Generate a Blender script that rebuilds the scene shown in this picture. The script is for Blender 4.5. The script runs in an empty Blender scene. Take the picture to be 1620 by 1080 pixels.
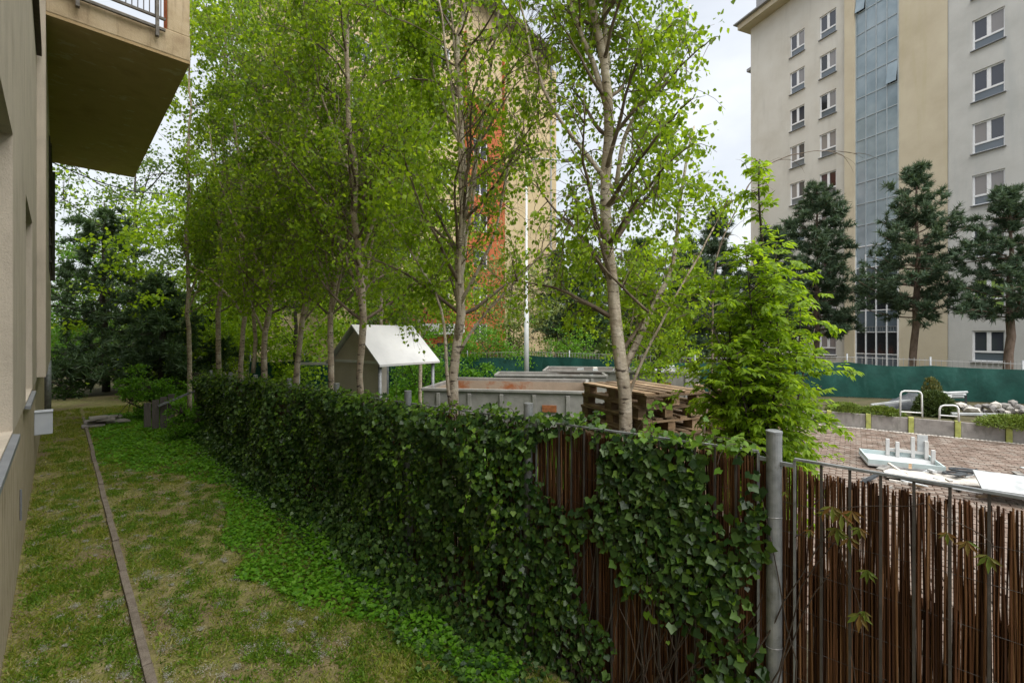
import bpy, math, random
import numpy as np
from mathutils import Matrix, Vector
rng = np.random.default_rng(7); random.seed(7)
S2 = math.sqrt(0.5); CAMH = 2.6
sc = bpy.context.scene
# ------------------------------------------------------------------ camera, sky, sun, exposure
cam_d = bpy.data.cameras.new('camera'); cam = bpy.data.objects.new('camera', cam_d); sc.collection.objects.link(cam)
cam.location = (0, 0, CAMH); cam.rotation_euler = (math.radians(90), 0, math.radians(-45))
cam_d.lens = 16; cam_d.sensor_width = 36; cam_d.shift_y = -10/1620; cam_d.clip_start = 0.05; cam_d.clip_end = 1500
sc.camera = cam
sc.render.resolution_x = 1024; sc.render.resolution_y = 682
SUN_EL, SUN_AZ = 66, 190          # azimuth: clockwise from +Y
w = bpy.data.worlds.new('World'); sc.world = w; w.use_nodes = True
nt = w.node_tree; nt.nodes.clear()
def wn(t, **k):
    n = nt.nodes.new(t)
    for a, b in k.items(): setattr(n, a, b)
    return n
sky = wn('ShaderNodeTexSky', sky_type='NISHITA', sun_disc=False); sky.sun_elevation = math.radians(SUN_EL); sky.sun_rotation = math.radians(SUN_AZ)
sky.air_density = 1.5; sky.dust_density = 3
tc = wn('ShaderNodeTexCoord'); mp = wn('ShaderNodeMapping'); mp.inputs['Scale'].default_value = (1, 1, 2.2)
nz = wn('ShaderNodeTexNoise'); nz.inputs['Scale'].default_value = 2.2; nz.inputs['Detail'].default_value = 5; nz.inputs['Roughness'].default_value = .55
cr = wn('ShaderNodeValToRGB'); cr.color_ramp.elements[0].position = .32; cr.color_ramp.elements[0].color = (.68, .72, .78, 1)
cr.color_ramp.elements[1].position = .68; cr.color_ramp.elements[1].color = (.97, .99, 1.02, 1)
sca = wn('ShaderNodeVectorMath', operation='SCALE'); sca.inputs['Scale'].default_value = 2.3
mx = wn('ShaderNodeMix', data_type='RGBA'); mx.inputs[0].default_value = .93
bg = wn('ShaderNodeBackground'); bg.inputs['Strength'].default_value = .1
wo = wn('ShaderNodeOutputWorld'); L = nt.links.new
L(tc.outputs['Generated'], mp.inputs['Vector']); L(mp.outputs[0], nz.inputs['Vector']); L(nz.outputs[0], cr.inputs[0])
L(cr.outputs[0], sca.inputs[0]); L(sky.outputs[0], mx.inputs[6]); L(sca.outputs[0], mx.inputs[7]); L(mx.outputs[2], bg.inputs[0]); L(bg.outputs[0], wo.inputs[0])
sd = bpy.data.lights.new('sun', 'SUN'); sd.energy = 1.5; sd.angle = math.radians(80); sd.color = (1, .965, .91)
sun = bpy.data.objects.new('sun', sd); sc.collection.objects.link(sun); sun.location = (0, 0, 30)
a, e = math.radians(SUN_AZ), math.radians(SUN_EL)
sun.rotation_euler = Vector((math.sin(a)*math.cos(e), math.cos(a)*math.cos(e), math.sin(e))).to_track_quat('Z', 'Y').to_euler()
sc.view_settings.view_transform = 'Standard'; sc.view_settings.look = 'None'; sc.view_settings.gamma = 1; sc.view_settings.exposure = 2.2
sc.view_settings.use_curve_mapping = False

# ------------------------------------------------------------------ helpers
def C(xr, D, z=0.0):      # layout grid of the yard: metres to the right / metres ahead of the viewpoint -> world
    return np.array([(D+xr)*S2, (D-xr)*S2, z])
def U(u, D, v=None, z=0.0):
    p = C((u-810)/720*D, D, z)
    if v is not None: p[2] = CAMH-(v-530)/720*D
    return p
LOC = {}
def tag(o, label=None, cat=None, group=None, kind=None):
    if label: o['label'] = label
    if cat: o['category'] = cat
    if group: o['group'] = group
    if kind: o['kind'] = kind
    return o
def thing(name, label, cat, loc=(0, 0, 0), group=None):
    o = bpy.data.objects.new(name, None); sc.collection.objects.link(o); o.location = loc; o.empty_display_size = .2
    LOC[o.name] = np.array(loc, float); return tag(o, label, cat, group)
def link(name, me, parent=None, loc=None):
    o = bpy.data.objects.new(name, me); sc.collection.objects.link(o)
    base = LOC[parent.name] if parent else np.zeros(3)
    if loc is None: loc = base
    if parent: o.parent = parent
    o.location = tuple(np.array(loc)-base); LOC[o.name] = np.array(loc, float)
    return o
def quick_mesh(name, V, F, mat, smooth=False):   # F: (n,k) array, uniform polygons
    me = bpy.data.meshes.new(name); V = np.asarray(V, np.float32); F = np.asarray(F, np.int32)
    n, k = F.shape
    me.vertices.add(len(V)); me.vertices.foreach_set('co', V.ravel())
    me.loops.add(n*k); me.loops.foreach_set('vertex_index', F.ravel())
    me.polygons.add(n); me.polygons.foreach_set('loop_start', np.arange(0, n*k, k, dtype=np.int32))
    me.polygons.foreach_set('loop_total', np.full(n, k, np.int32))
    if smooth: me.polygons.foreach_set('use_smooth', np.ones(n, bool))
    me.update(calc_edges=True)
    if mat: me.materials.append(mat)
    return me
class MB:
    def __init__(s): s.V = []; s.F = []; s.n = 0
    def add(s, V, F):
        s.V.append(np.asarray(V, float).reshape(-1, 3)); s.F += [tuple(int(i)+s.n for i in f) for f in F]; s.n += len(s.V[-1]); return s
    def box(s, lo, hi):
        x0, y0, z0 = lo; x1, y1, z1 = hi
        return s.add([(x0,y0,z0),(x1,y0,z0),(x1,y1,z0),(x0,y1,z0),(x0,y0,z1),(x1,y0,z1),(x1,y1,z1),(x0,y1,z1)],
                     [(0,3,2,1),(4,5,6,7),(0,1,5,4),(1,2,6,5),(2,3,7,6),(3,0,4,7)])
    def obox(s, c, ax, ay, az, sx, sy, sz):   # oriented box, centre, axes, full sizes
        c = np.array(c, float); ax = np.array(ax, float); ay = np.array(ay, float); az = np.array(az, float)
        P = [c+ax*sx*i/2+ay*sy*j/2+az*sz*k/2 for k in (-1, 1) for i, j in ((-1,-1),(1,-1),(1,1),(-1,1))]
        return s.add(P, [(0,3,2,1),(4,5,6,7),(0,1,5,4),(1,2,6,5),(2,3,7,6),(3,0,4,7)])
    def bar(s, p, q, wd, ht=None):
        p = np.array(p, float); q = np.array(q, float); d = q-p; l = np.linalg.norm(d); d /= l
        up = np.array([0, 0, 1.]) if abs(d[2]) < .95 else np.array([0, 1., 0])
        sd_ = np.cross(d, up); sd_ /= np.linalg.norm(sd_); up = np.cross(sd_, d)
        return s.obox((p+q)/2, d, sd_, up, l, wd, ht or wd)
    def tube(s, pts, rad, n=8, cap=True):
        V, F = tube(pts, rad, n)
        if cap: F = list(map(tuple, F))+[tuple(range(n))[::-1], tuple(range(len(V)-n, len(V)))]
        return s.add(V, F)
    def build(s, name, mat, parent=None, loc=None, smooth=False, bevel=0):
        me = bpy.data.meshes.new(name); base = LOC[parent.name] if parent else (np.array(loc, float) if loc is not None else np.zeros(3))
        V = np.concatenate(s.V)-base
        me.from_pydata(V.tolist(), [], s.F); me.update()
        if smooth: me.polygons.foreach_set('use_smooth', np.ones(len(me.polygons), bool))
        me.materials.append(mat); o = link(name, me, parent, base)
        if bevel:
            b = o.modifiers.new('bevel', 'BEVEL'); b.width = bevel; b.segments = 2; b.limit_method = 'ANGLE'
        return o
def tube(pts, rad, n=6):
    P = np.asarray(pts, float); k = len(P); R = np.broadcast_to(np.asarray(rad, float), (k,))
    T = np.gradient(P, axis=0); T /= np.linalg.norm(T, axis=1)[:, None]+1e-9
    ref = np.array([1., .13, .07]) if abs(T[0][2]) > .7 else np.array([.05, .03, 1.])
    A = np.cross(T, ref); A /= np.linalg.norm(A, axis=1)[:, None]+1e-9; B = np.cross(T, A)
    th = np.linspace(0, 2*math.pi, n, endpoint=False)
    V = (P[:, None]+R[:, None, None]*(np.cos(th)[None, :, None]*A[:, None]+np.sin(th)[None, :, None]*B[:, None])).reshape(-1, 3)
    i = np.arange(k-1)[:, None]*n; j = np.arange(n)[None]; j2 = (j+1) % n
    F = np.stack([i+j, i+j2, i+n+j2, i+n+j], -1).reshape(-1, 4)
    return V, F
class Tubes:
    def __init__(s): s.V = []; s.F = []; s.n = 0
    def add(s, pts, rad, n=4):
        V, F = tube(pts, rad, n); s.V.append(V); s.F.append(F+s.n); s.n += len(V)
    def build(s, name, mat, parent):
        me = quick_mesh(name, np.concatenate(s.V)-LOC[parent.name], np.concatenate(s.F), mat, True); return link(name, me, parent)
def unit(v): return v/(np.linalg.norm(v, axis=-1, keepdims=True)+1e-9)
def noise2(x, y, s=1.0, seed=0):
    r = np.random.default_rng(seed); o = 0
    for i in range(7):
        a_, f = r.uniform(0, 6.28), r.uniform(.6, 2.6)*s; o = o+np.sin((x*math.cos(a_)+y*math.sin(a_))*f+r.uniform(0, 6.28))
    return o/7*1.6

# ------------------------------------------------------------------ materials
def mat(name, cols, scale=5, rough=.8, bump=.15, bscale=None, metal=0, stretch=(1, 1, 1), detail=6, spec=.3, pos=None, extra=None):
    m = bpy.data.materials.new(name); m.use_nodes = True; t = m.node_tree; b = t.nodes['Principled BSDF']
    b.inputs['Roughness'].default_value = rough; b.inputs['Metallic'].default_value = metal; b.inputs['Specular IOR Level'].default_value = spec
    tc = t.nodes.new('ShaderNodeTexCoord'); mp = t.nodes.new('ShaderNodeMapping'); mp.inputs['Scale'].default_value = stretch
    t.links.new(tc.outputs['Object'], mp.inputs[0])
    n = t.nodes.new('ShaderNodeTexNoise'); n.inputs['Scale'].default_value = scale; n.inputs['Detail'].default_value = detail; n.inputs['Roughness'].default_value = .6
    t.links.new(mp.outputs[0], n.inputs['Vector'])
    r = t.nodes.new('ShaderNodeValToRGB'); el = r.color_ramp.elements
    while len(el) < len(cols): el.new(.5)
    for i, c in enumerate(cols):
        el[i].position = pos[i] if pos else .3+.4*i/max(1, len(cols)-1); el[i].color = (*c, 1)
    t.links.new(n.outputs[0], r.inputs[0]); t.links.new(r.outputs[0], b.inputs['Base Color'])
    if bump:
        n2 = t.nodes.new('ShaderNodeTexNoise'); n2.inputs['Scale'].default_value = bscale or scale*6; n2.inputs['Detail'].default_value = 4
        t.links.new(mp.outputs[0], n2.inputs['Vector'])
        bp = t.nodes.new('ShaderNodeBump'); bp.inputs['Strength'].default_value = bump; bp.inputs['Distance'].default_value = .02
        t.links.new(n2.outputs[0], bp.inputs['Height']); t.links.new(bp.outputs[0], b.inputs['Normal'])
    if extra: extra(t, b, r, mp, n)
    return m
def overlay(t, src, dst, vec, scale, lo, hi, col, fac=1, stretch=None):   # stains of a second colour
    if stretch:
        m2 = t.nodes.new('ShaderNodeMapping'); m2.inputs['Scale'].default_value = stretch; t.links.new(vec, m2.inputs[0]); vec = m2.outputs[0]
    n = t.nodes.new('ShaderNodeTexNoise'); n.inputs['Scale'].default_value = scale; n.inputs['Detail'].default_value = 7; n.inputs['Roughness'].default_value = .65
    t.links.new(vec, n.inputs['Vector']); mr = t.nodes.new('ShaderNodeMapRange'); mr.inputs[1].default_value = lo; mr.inputs[2].default_value = hi; mr.inputs[4].default_value = fac
    t.links.new(n.outputs[0], mr.inputs[0]); mxx = t.nodes.new('ShaderNodeMix'); mxx.data_type = 'RGBA'
    t.links.new(mr.outputs[0], mxx.inputs[0]); t.links.new(src, mxx.inputs[6]); mxx.inputs[7].default_value = (*col, 1)
    t.links.new(mxx.outputs[2], dst); return mxx.outputs[2]
def island_value(t):
    g = t.nodes.new('ShaderNodeNewGeometry'); oi = t.nodes.new('ShaderNodeObjectInfo'); ad = t.nodes.new('ShaderNodeMath'); ad.operation = 'ADD'
    fr = t.nodes.new('ShaderNodeMath'); fr.operation = 'FRACT'
    t.links.new(g.outputs['Random Per Island'], ad.inputs[0]); t.links.new(oi.outputs['Random'], ad.inputs[1]); t.links.new(ad.outputs[0], fr.inputs[0])
    return fr.outputs[0]
def leafmat(name, cols, trans=.4, rough=.5, spec=.25, tcol=1.7):
    m = bpy.data.materials.new(name); m.use_nodes = True; t = m.node_tree; b = t.nodes['Principled BSDF']; out = t.nodes['Material Output']
    v = island_value(t); r = t.nodes.new('ShaderNodeValToRGB'); el = r.color_ramp.elements
    while len(el) < len(cols): el.new(.5)
    for i, c in enumerate(cols): el[i].position = i/max(1, len(cols)-1); el[i].color = (*c, 1)
    t.links.new(v, r.inputs[0]); t.links.new(r.outputs[0], b.inputs['Base Color'])
    b.inputs['Roughness'].default_value = rough; b.inputs['Specular IOR Level'].default_value = spec
    if trans:
        tr = t.nodes.new('ShaderNodeBsdfTranslucent'); vm = t.nodes.new('ShaderNodeVectorMath'); vm.operation = 'MULTIPLY'
        vm.inputs[1].default_value = (tcol*1.1, tcol, tcol*.5); t.links.new(r.outputs[0], vm.inputs[0]); t.links.new(vm.outputs[0], tr.inputs[0])
        ms = t.nodes.new('ShaderNodeMixShader'); ms.inputs[0].default_value = trans
        t.links.new(b.outputs[0], ms.inputs[1]); t.links.new(tr.outputs[0], ms.inputs[2]); t.links.new(ms.outputs[0], out.inputs[0])
    return m
def glassmat(name, col, rough=.06, metal=0., spec=.8):
    m = bpy.data.materials.new(name); m.use_nodes = True; b = m.node_tree.nodes['Principled BSDF']
    b.inputs['Base Color'].default_value = (*col, 1); b.inputs['Roughness'].default_value = rough; b.inputs['Specular IOR Level'].default_value = spec; b.inputs['Metallic'].default_value = metal
    return m
M = {}
def stucco_x(t, b, r, mp, c):
    s_ = overlay(t, r.outputs[0], b.inputs['Base Color'], mp.outputs[0], 2.5, .5, .72, tuple(x*.6 for x in c), .5, (1.6, 1.6, .22))
    overlay(t, s_, b.inputs['Base Color'], mp.outputs[0], 70, .5, .75, tuple(x*.55 for x in c), .45)
def stucco(name, c, k=.82, s=1.2):
    d = tuple(x*k for x in c)
    return mat(name, [d, c, tuple(min(1, x*1.06) for x in c)], s, .92, .35, 90, detail=9, spec=.1,
               extra=lambda t, b, r, mp, n: stucco_x(t, b, r, mp, c))
M['stucco'] = stucco('house_stucco', (.50, .44, .36))
def plinth_x(t, b, r, mp, n): overlay(t, r.outputs[0], b.inputs['Base Color'], mp.outputs[0], 3, .52, .7, (.22, .17, .11), .6, (2, 2, .3))
M['plinth'] = mat('plinth_render', [(.38, .31, .21), (.50, .42, .30), (.56, .48, .37)], 6, .95, .7, 60, stretch=(1, 2.5, .6), extra=plinth_x)
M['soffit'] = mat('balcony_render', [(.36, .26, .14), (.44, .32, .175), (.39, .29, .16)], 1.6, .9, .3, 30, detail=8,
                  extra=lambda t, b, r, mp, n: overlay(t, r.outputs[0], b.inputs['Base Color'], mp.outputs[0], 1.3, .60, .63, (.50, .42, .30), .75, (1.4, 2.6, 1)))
M['balcony'] = mat('balcony_face', [(.36, .27, .17), (.47, .37, .24), (.52, .42, .29)], 2.5, .9, .3, 40,
                   extra=lambda t, b, r, mp, n: overlay(t, r.outputs[0], b.inputs['Base Color'], mp.outputs[0], 4, .54, .72, (.2, .14, .09), .6, (3, 3, .25)))
M['orange'] = mat('orange_render', [(.34, .095, .035), (.41, .12, .045), (.45, .14, .055)], 1.5, .9, .2, 50)
M['darkwood'] = mat('dark_brown_board', [(.06, .045, .035), (.11, .08, .06)], 8, .7)
M['sill'] = mat('grey_sill_metal', [(.2, .21, .23), (.27, .28, .3)], 6, .45, .03, metal=.3)
M['white_frame'] = mat('white_window_plastic', [(.66, .67, .69), (.78, .79, .8)], 6, .4, 0)
M['box'] = mat('pale_grey_plastic', [(.45, .48, .54), (.53, .56, .6)], 4, .5, .02)
M['glass'] = glassmat('window_glass', (.045, .05, .065)); M['glass_curtain'] = glassmat('curtained_glass', (.22, .21, .21), .2); M['glass_green'] = glassmat('green_blind_glass', (.28, .42, .1), .35)
M['glass_dark'] = glassmat('dark_glass', (.02, .022, .025)); M['glass_low'] = glassmat('lower_panel_glass', (.10, .125, .15), .15)
M['glass_stair'] = mat('stairwell_glass', [(.17, .23, .27), (.23, .30, .35), (.29, .36, .41)], .7, .16, 0, detail=3, spec=.8)
M['mullion'] = mat('grey_blue_mullion', [(.3, .35, .38), (.38, .43, .46)], 5, .5, 0)
M['tower_wall'] = mat('tower_wall_pale', [(.49, .465, .41), (.55, .53, .48), (.59, .575, .53)], .5, .95, .4, 25, detail=10, spec=.05,
                      extra=lambda t, b, r, mp, n: overlay(t, r.outputs[0], b.inputs['Base Color'], mp.outputs[0], .9, .52, .72, (.42, .40, .36), .5, (1.5, 1.5, .2)))
M['tower_grey'] = mat('tower_wall_cool', [(.44, .44, .42), (.50, .50, .48), (.55, .55, .53)], .5, .95, .4, 25, detail=10, spec=.05,
                      extra=lambda t, b, r, mp, n: overlay(t, r.outputs[0], b.inputs['Base Color'], mp.outputs[0], .9, .52, .74, (.38, .40, .4), .5, (1.5, 1.5, .2)))
M['tower_cream'] = mat('tower_wall_cream', [(.48, .42, .31), (.53, .47, .355), (.57, .515, .39)], .6, .95, .3, 25, detail=9, spec=.05,
                       extra=lambda t, b, r, mp, n: overlay(t, r.outputs[0], b.inputs['Base Color'], mp.outputs[0], 1, .52, .76, (.45, .40, .24), .5, (1.5, 1.5, .15)))
M['roof_grey'] = mat('grey_roof_metal', [(.22, .22, .23), (.3, .3, .31)], 3, .6)
M['yellow_wall'] = mat('yellow_block_render', [(.44, .35, .2), (.5, .4, .24), (.54, .44, .27)], .5, .95, .2, 20, detail=8)
M['grey_panel'] = mat('grey_panel_paint', [(.3, .3, .29), (.38, .38, .37)], 2, .8)
def ground_x(t, b, r, mp, n):
    s = overlay(t, r.outputs[0], b.inputs['Base Color'], mp.outputs[0], 1.1, .46, .62, (.16, .115, .07), .8)
    s = overlay(t, s, b.inputs['Base Color'], mp.outputs[0], 34, .60, .72, (.26, .25, .2), .5)
    overlay(t, s, b.inputs['Base Color'], mp.outputs[0], 60, .52, .66, (.03, .03, .015), .8)
M['lawn'] = mat('lawn_soil', [(.085, .10, .025), (.18, .175, .05), (.29, .24, .13)], 7, .95, .9, 40, detail=9, extra=ground_x)
M['earth'] = mat('rough_earth', [(.035, .042, .014), (.065, .06, .028), (.085, .07, .04)], 2, .95, .6, 25)
M['kerb'] = mat('weathered_kerb', [(.11, .09, .07), (.165, .138, .11), (.21, .18, .145)], 9, .9, .5, 60,
                extra=lambda t, b, r, mp, n: overlay(t, r.outputs[0], b.inputs['Base Color'], mp.outputs[0], 7, .58, .7, (.08, .09, .04), .7))
M['galv'] = mat('galvanised_steel', [(.17, .18, .19), (.24, .255, .265), (.3, .31, .32)], 14, .55, .08, 60, metal=.35,
                extra=lambda t, b, r, mp, n: overlay(t, r.outputs[0], b.inputs['Base Color'], mp.outputs[0], 10, .56, .66, (.13, .13, .12), .6))
M['rail_old'] = mat('weathered_rail', [(.09, .08, .07), (.2, .185, .165)], 9, .7, .3, 40)
M['bar'] = mat('dull_steel_bar', [(.06, .055, .05), (.11, .10, .095)], 12, .6, .1, metal=.4)
M['wire'] = mat('grey_wire', [(.3, .3, .3), (.4, .4, .4)], 12, .5, 0, metal=.4)
M['rock'] = mat('grey_rock', [(.1, .1, .1), (.22, .21, .2), (.3, .29, .26)], 6, .9, .8, 20)
M['conc'] = mat('planter_concrete', [(.2, .185, .175), (.27, .25, .235), (.32, .3, .28)], 5, .9, .4, 50,
                extra=lambda t, b, r, mp, n: overlay(t, r.outputs[0], b.inputs['Base Color'], mp.outputs[0], 5, .55, .7, (.12, .12, .1), .6, (1, 1, .3)))
M['yellow_paint'] = mat('faded_yellow_paint', [(.22, .23, .1), (.36, .38, .1), (.42, .44, .16)], 8, .8, .3, 40)
M['paver'] = mat('brown_paver', [(.09, .066, .05), (.165, .122, .098), (.23, .18, .15)], 2.5, .9, .6, 40,
                 extra=lambda t, b, r, mp, n: overlay(t, r.outputs[0], b.inputs['Base Color'], mp.outputs[0], 4, .5, .62, (.27, .25, .22), .55))
M['joint'] = mat('paver_joint', [(.05, .045, .035), (.1, .085, .065)], 10, .95, .5)
M['sand'] = mat('spilled_plaster', [(.4, .37, .33), (.6, .57, .53)], 12, .95, .8, 40)
def net_x(t, b, r, mp, n): overlay(t, r.outputs[0], b.inputs['Base Color'], mp.outputs[0], 3, .56, .72, (.03, .10, .085), .6, (1, 1, .3))
M['net'] = mat('green_netting', [(.004, .036, .029), (.007, .055, .044), (.011, .075, .06)], 1.5, .75, .5, 8, extra=net_x)
M['skip'] = mat('grey_skip_paint', [(.17, .168, .155), (.23, .225, .21), (.28, .275, .26)], 3, .7, .2, 30,
                extra=lambda t, b, r, mp, n: overlay(t, r.outputs[0], b.inputs['Base Color'], mp.outputs[0], 4, .6, .72, (.2, .14, .1), .7, (1, 1, .4)))
M['skip_in'] = mat('rusty_skip_interior', [(.25, .21, .16), (.31, .26, .2), (.26, .10, .04)], 1.3, .8, .3, 30, pos=[.3, .52, .62], detail=8)
M['rust'] = mat('rust', [(.16, .06, .025), (.3, .11, .04)], 12, .9, .4)
def wood_var(t, b, r):
    v = island_value(t); mr = t.nodes.new('ShaderNodeMapRange'); mr.inputs[3].default_value = .6; mr.inputs[4].default_value = 1.45; t.links.new(v, mr.inputs[0])
    vm = t.nodes.new('ShaderNodeVectorMath'); vm.operation = 'SCALE'; t.links.new(r.outputs[0], vm.inputs[0]); t.links.new(mr.outputs[0], vm.inputs['Scale']); t.links.new(vm.outputs[0], b.inputs['Base Color'])
M['pallet'] = mat('pallet_wood', [(.13, .08, .045), (.24, .165, .1), (.33, .25, .16)], 6, .85, .4, 60, stretch=(1, 1, 3), extra=lambda t, b, r, mp, n: wood_var(t, b, r))
M['board_wood'] = mat('grey_old_boards', [(.06, .055, .05), (.11, .1, .09)], 7, .85, .4, stretch=(1, 1, .2))
M['shelter'] = mat('shelter_beige', [(.52, .47, .4), (.6, .55, .48)], 3, .8, .1)
M['shelter_roof'] = mat('white_roof_sheet', [(.42, .42, .42), (.54, .54, .53)], 1.5, .6, .05, extra=lambda t, b, r, mp, n: overlay(t, r.outputs[0], b.inputs['Base Color'], mp.outputs[0], 5, .58, .75, (.4, .38, .33), .5))
M['white'] = mat('white_paint', [(.62, .63, .63), (.76, .77, .77)], 5, .5, .03)
M['dirty_white'] = mat('dirty_white_plastic', [(.28, .30, .31), (.42, .44, .45), (.5, .52, .53)], 4, .55, .05)
M['pale_blue'] = mat('pale_blue_edge', [(.38, .47, .48), (.5, .58, .58)], 5, .6, .05)
M['dark_sheet'] = mat('dark_tarpaulin', [(.03, .035, .04), (.08, .09, .1)], 4, .5, .3)
M['lamp'] = mat('lamp_post_paint', [(.36, .38, .39), (.46, .48, .48)], 4, .5, .03)
def reed_x(t, b, r, mp, n):
    v = island_value(t); rr = t.nodes.new('ShaderNodeValToRGB'); el = rr.color_ramp.elements; el.new(.4); el.new(.78)
    for i, (p, c) in enumerate(((0, (.04, .016, .008)), (.4, (.10, .042, .018)), (.78, (.18, .08, .034)), (1, (.32, .18, .085)))): el[i].position = p; el[i].color = (*c, 1)
    t.links.new(v, rr.inputs[0]); mm = t.nodes.new('ShaderNodeMix'); mm.data_type = 'RGBA'; mm.blend_type = 'MULTIPLY'; mm.inputs[0].default_value = .8
    t.links.new(rr.outputs[0], mm.inputs[6]); t.links.new(r.outputs[0], mm.inputs[7]); t.links.new(mm.outputs[2], b.inputs['Base Color'])
M['reed'] = mat('reed_stalk', [(.5, .45, .4), (1, 1, 1)], 3, .7, .2, 40, stretch=(1, 1, .35), extra=reed_x)
def bark_x(t, b, r, mp, n):
    s = overlay(t, r.outputs[0], b.inputs['Base Color'], mp.outputs[0], 7, .57, .63, (.05, .035, .028), .9, (1, 1, 2.6))
    s = overlay(t, s, b.inputs['Base Color'], mp.outputs[0], 2.2, .55, .7, (.12, .10, .06), .75, (1, 1, .5))
    overlay(t, s, b.inputs['Base Color'], mp.outputs[0], 26, .6, .66, (.06, .04, .03), .8, (.3, .3, 3))
M['birch_bark'] = mat('birch_bark', [(.24, .19, .14), (.40, .33, .25), (.54, .48, .39)], 5, .8, .6, 30, stretch=(1, 1, 1.2), extra=bark_x)
M['birch_bark_pale'] = mat('pale_birch_bark', [(.32, .25, .18), (.50, .43, .34), (.64, .58, .49)], 5, .8, .6, 30, stretch=(1, 1, 1.2), extra=bark_x)
M['birch_limb'] = mat('birch_limb_bark', [(.06, .045, .032), (.17, .13, .095), (.27, .22, .165)], 7, .8, .5, 40)
M['twig'] = mat('dark_twig', [(.035, .026, .02), (.08, .06, .045)], 8, .8, 0)
M['pine_bark'] = mat('pine_bark', [(.07, .05, .04), (.16, .115, .085), (.2, .15, .12)], 7, .9, .7, 25, stretch=(1, 1, .5))
M['dark_bark'] = mat('dark_bark', [(.03, .025, .02), (.075, .06, .05)], 7, .9, .5, 25)
M['birch_leaf'] = leafmat('birch_leaf', [(.10, .19, .010), (.155, .26, .013), (.21, .33, .02), (.27, .40, .038)], .5, tcol=1.9)
M['birch_leaf2'] = leafmat('birch_leaf_dark', [(.07, .145, .012), (.11, .205, .015), (.16, .27, .022)], .5, tcol=1.8)
M['lime_leaf'] = leafmat('young_tree_leaf', [(.11, .20, .010), (.175, .29, .015), (.25, .38, .03)], .5, tcol=1.8)
M['bg_leaf'] = leafmat('distant_leaf', [(.045, .09, .02), (.08, .14, .03), (.12, .19, .045)], .35)
M['bg_leaf_pale'] = leafmat('pale_distant_leaf', [(.10, .14, .04), (.16, .21, .07), (.22, .27, .1)], .35)
M['bush_leaf'] = leafmat('bright_bush_leaf', [(.06, .16, .012), (.09, .22, .015), (.12, .27, .02)], .4)
M['dark_leaf'] = leafmat('dark_leaf', [(.02, .045, .012), (.035, .075, .018), (.05, .1, .02)], .3)
M['ivy'] = leafmat('ivy_leaf', [(.013, .038, .009), (.022, .058, .012), (.038, .088, .015), (.06, .12, .02), (.09, .165, .035)], .22, .38, .4)
M['ivy_new'] = leafmat('young_ivy_leaf', [(.06, .14, .011), (.10, .20, .014), (.15, .25, .025)], .35, .45, .3)
M['creeper'] = leafmat('creeper_leaf', [(.09, .14, .02), (.13, .17, .025), (.15, .13, .03), (.19, .085, .025)], .35)
M['weed'] = leafmat('weed_leaf', [(.06, .18, .010), (.10, .25, .012), (.14, .30, .02)], .4)
M['grass'] = leafmat('grass_blade', [(.11, .175, .016), (.16, .225, .022), (.23, .27, .035), (.32, .30, .1), (.09, .18, .014)], .4)
M['fluff'] = leafmat('seed_fluff', [(.26, .26, .22), (.38, .38, .34)], .2)
M['needle'] = leafmat('pine_needle', [(.04, .075, .045), (.07, .115, .068), (.11, .16, .095)], .15, .5)
M['needle2'] = leafmat('spruce_needle', [(.035, .07, .03), (.06, .11, .045), (.095, .155, .065)], .1, .5)
M['juniper'] = leafmat('juniper_sprig', [(.08, .13, .02), (.13, .19, .03), (.18, .23, .05)], .15)

# ------------------------------------------------------------------ foliage engine
LEAF = {  # template: verts (tip along +Y, normal +Z), faces as uniform polygons
 'birch': (np.array([(0,0,0),(-.38,.32,.05),(-.25,.68,.0),(0,1,-.1),(.25,.68,.0),(.38,.32,.05)]), np.array([(0,1,2,3),(0,3,4,5)])),
 'simple': (np.array([(0,0,0),(-.36,.42,.08),(0,1,-.08),(.36,.42,.08)]), np.array([(0,1,2),(0,2,3)])),
 'lance': (np.array([(0,0,0),(-.2,.35,.05),(0,1,-.16),(.2,.35,.05)]), np.array([(0,1,2),(0,2,3)])),
 'ivy': (np.array([(0,.12,0),(-.3,-.06,.03),(-.46,.16,.03),(-.56,.38,-.05),(-.36,.56,.04),(0,.96,-.14),(.36,.56,.04),(.56,.38,-.05),(.46,.16,.03),(.3,-.06,.03)]),
         np.array([(0,1,2),(0,2,3),(0,3,4),(0,4,5),(0,5,6),(0,6,7),(0,7,8),(0,8,9)])),
 'slim': (np.array([(0,0,0),(-.13,.5,.03),(0,1,-.12),(.13,.5,.03)]), np.array([(0,1,2),(0,2,3)])),
 'needle': (np.array([(-.05,0,0),(.05,0,0),(0,1,0)]), np.array([(0,1,2)])),
}
def basis(tip, nrm):
    t = unit(tip); n = nrm-(nrm*t).sum(1, keepdims=True)*t; n = unit(n); s = np.cross(t, n); return s, t, n
def leaves_mesh(name, P, tip, nrm, size, kind, mat_, origin, width=1.0):
    V0, F0 = LEAF[kind]; s, t, n = basis(tip, nrm); sz = np.asarray(size)[:, None, None]
    V = P[:, None]+sz*(V0[None, :, 0:1]*width*s[:, None]+V0[None, :, 1:2]*t[:, None]+V0[None, :, 2:3]*n[:, None])
    k = len(V0); F = (F0[None]+np.arange(len(P))[:, None, None]*k).reshape(-1, F0.shape[1])
    return quick_mesh(name, V.reshape(-1, 3)-origin, F, mat_)
LEAFMESH = {}
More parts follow.
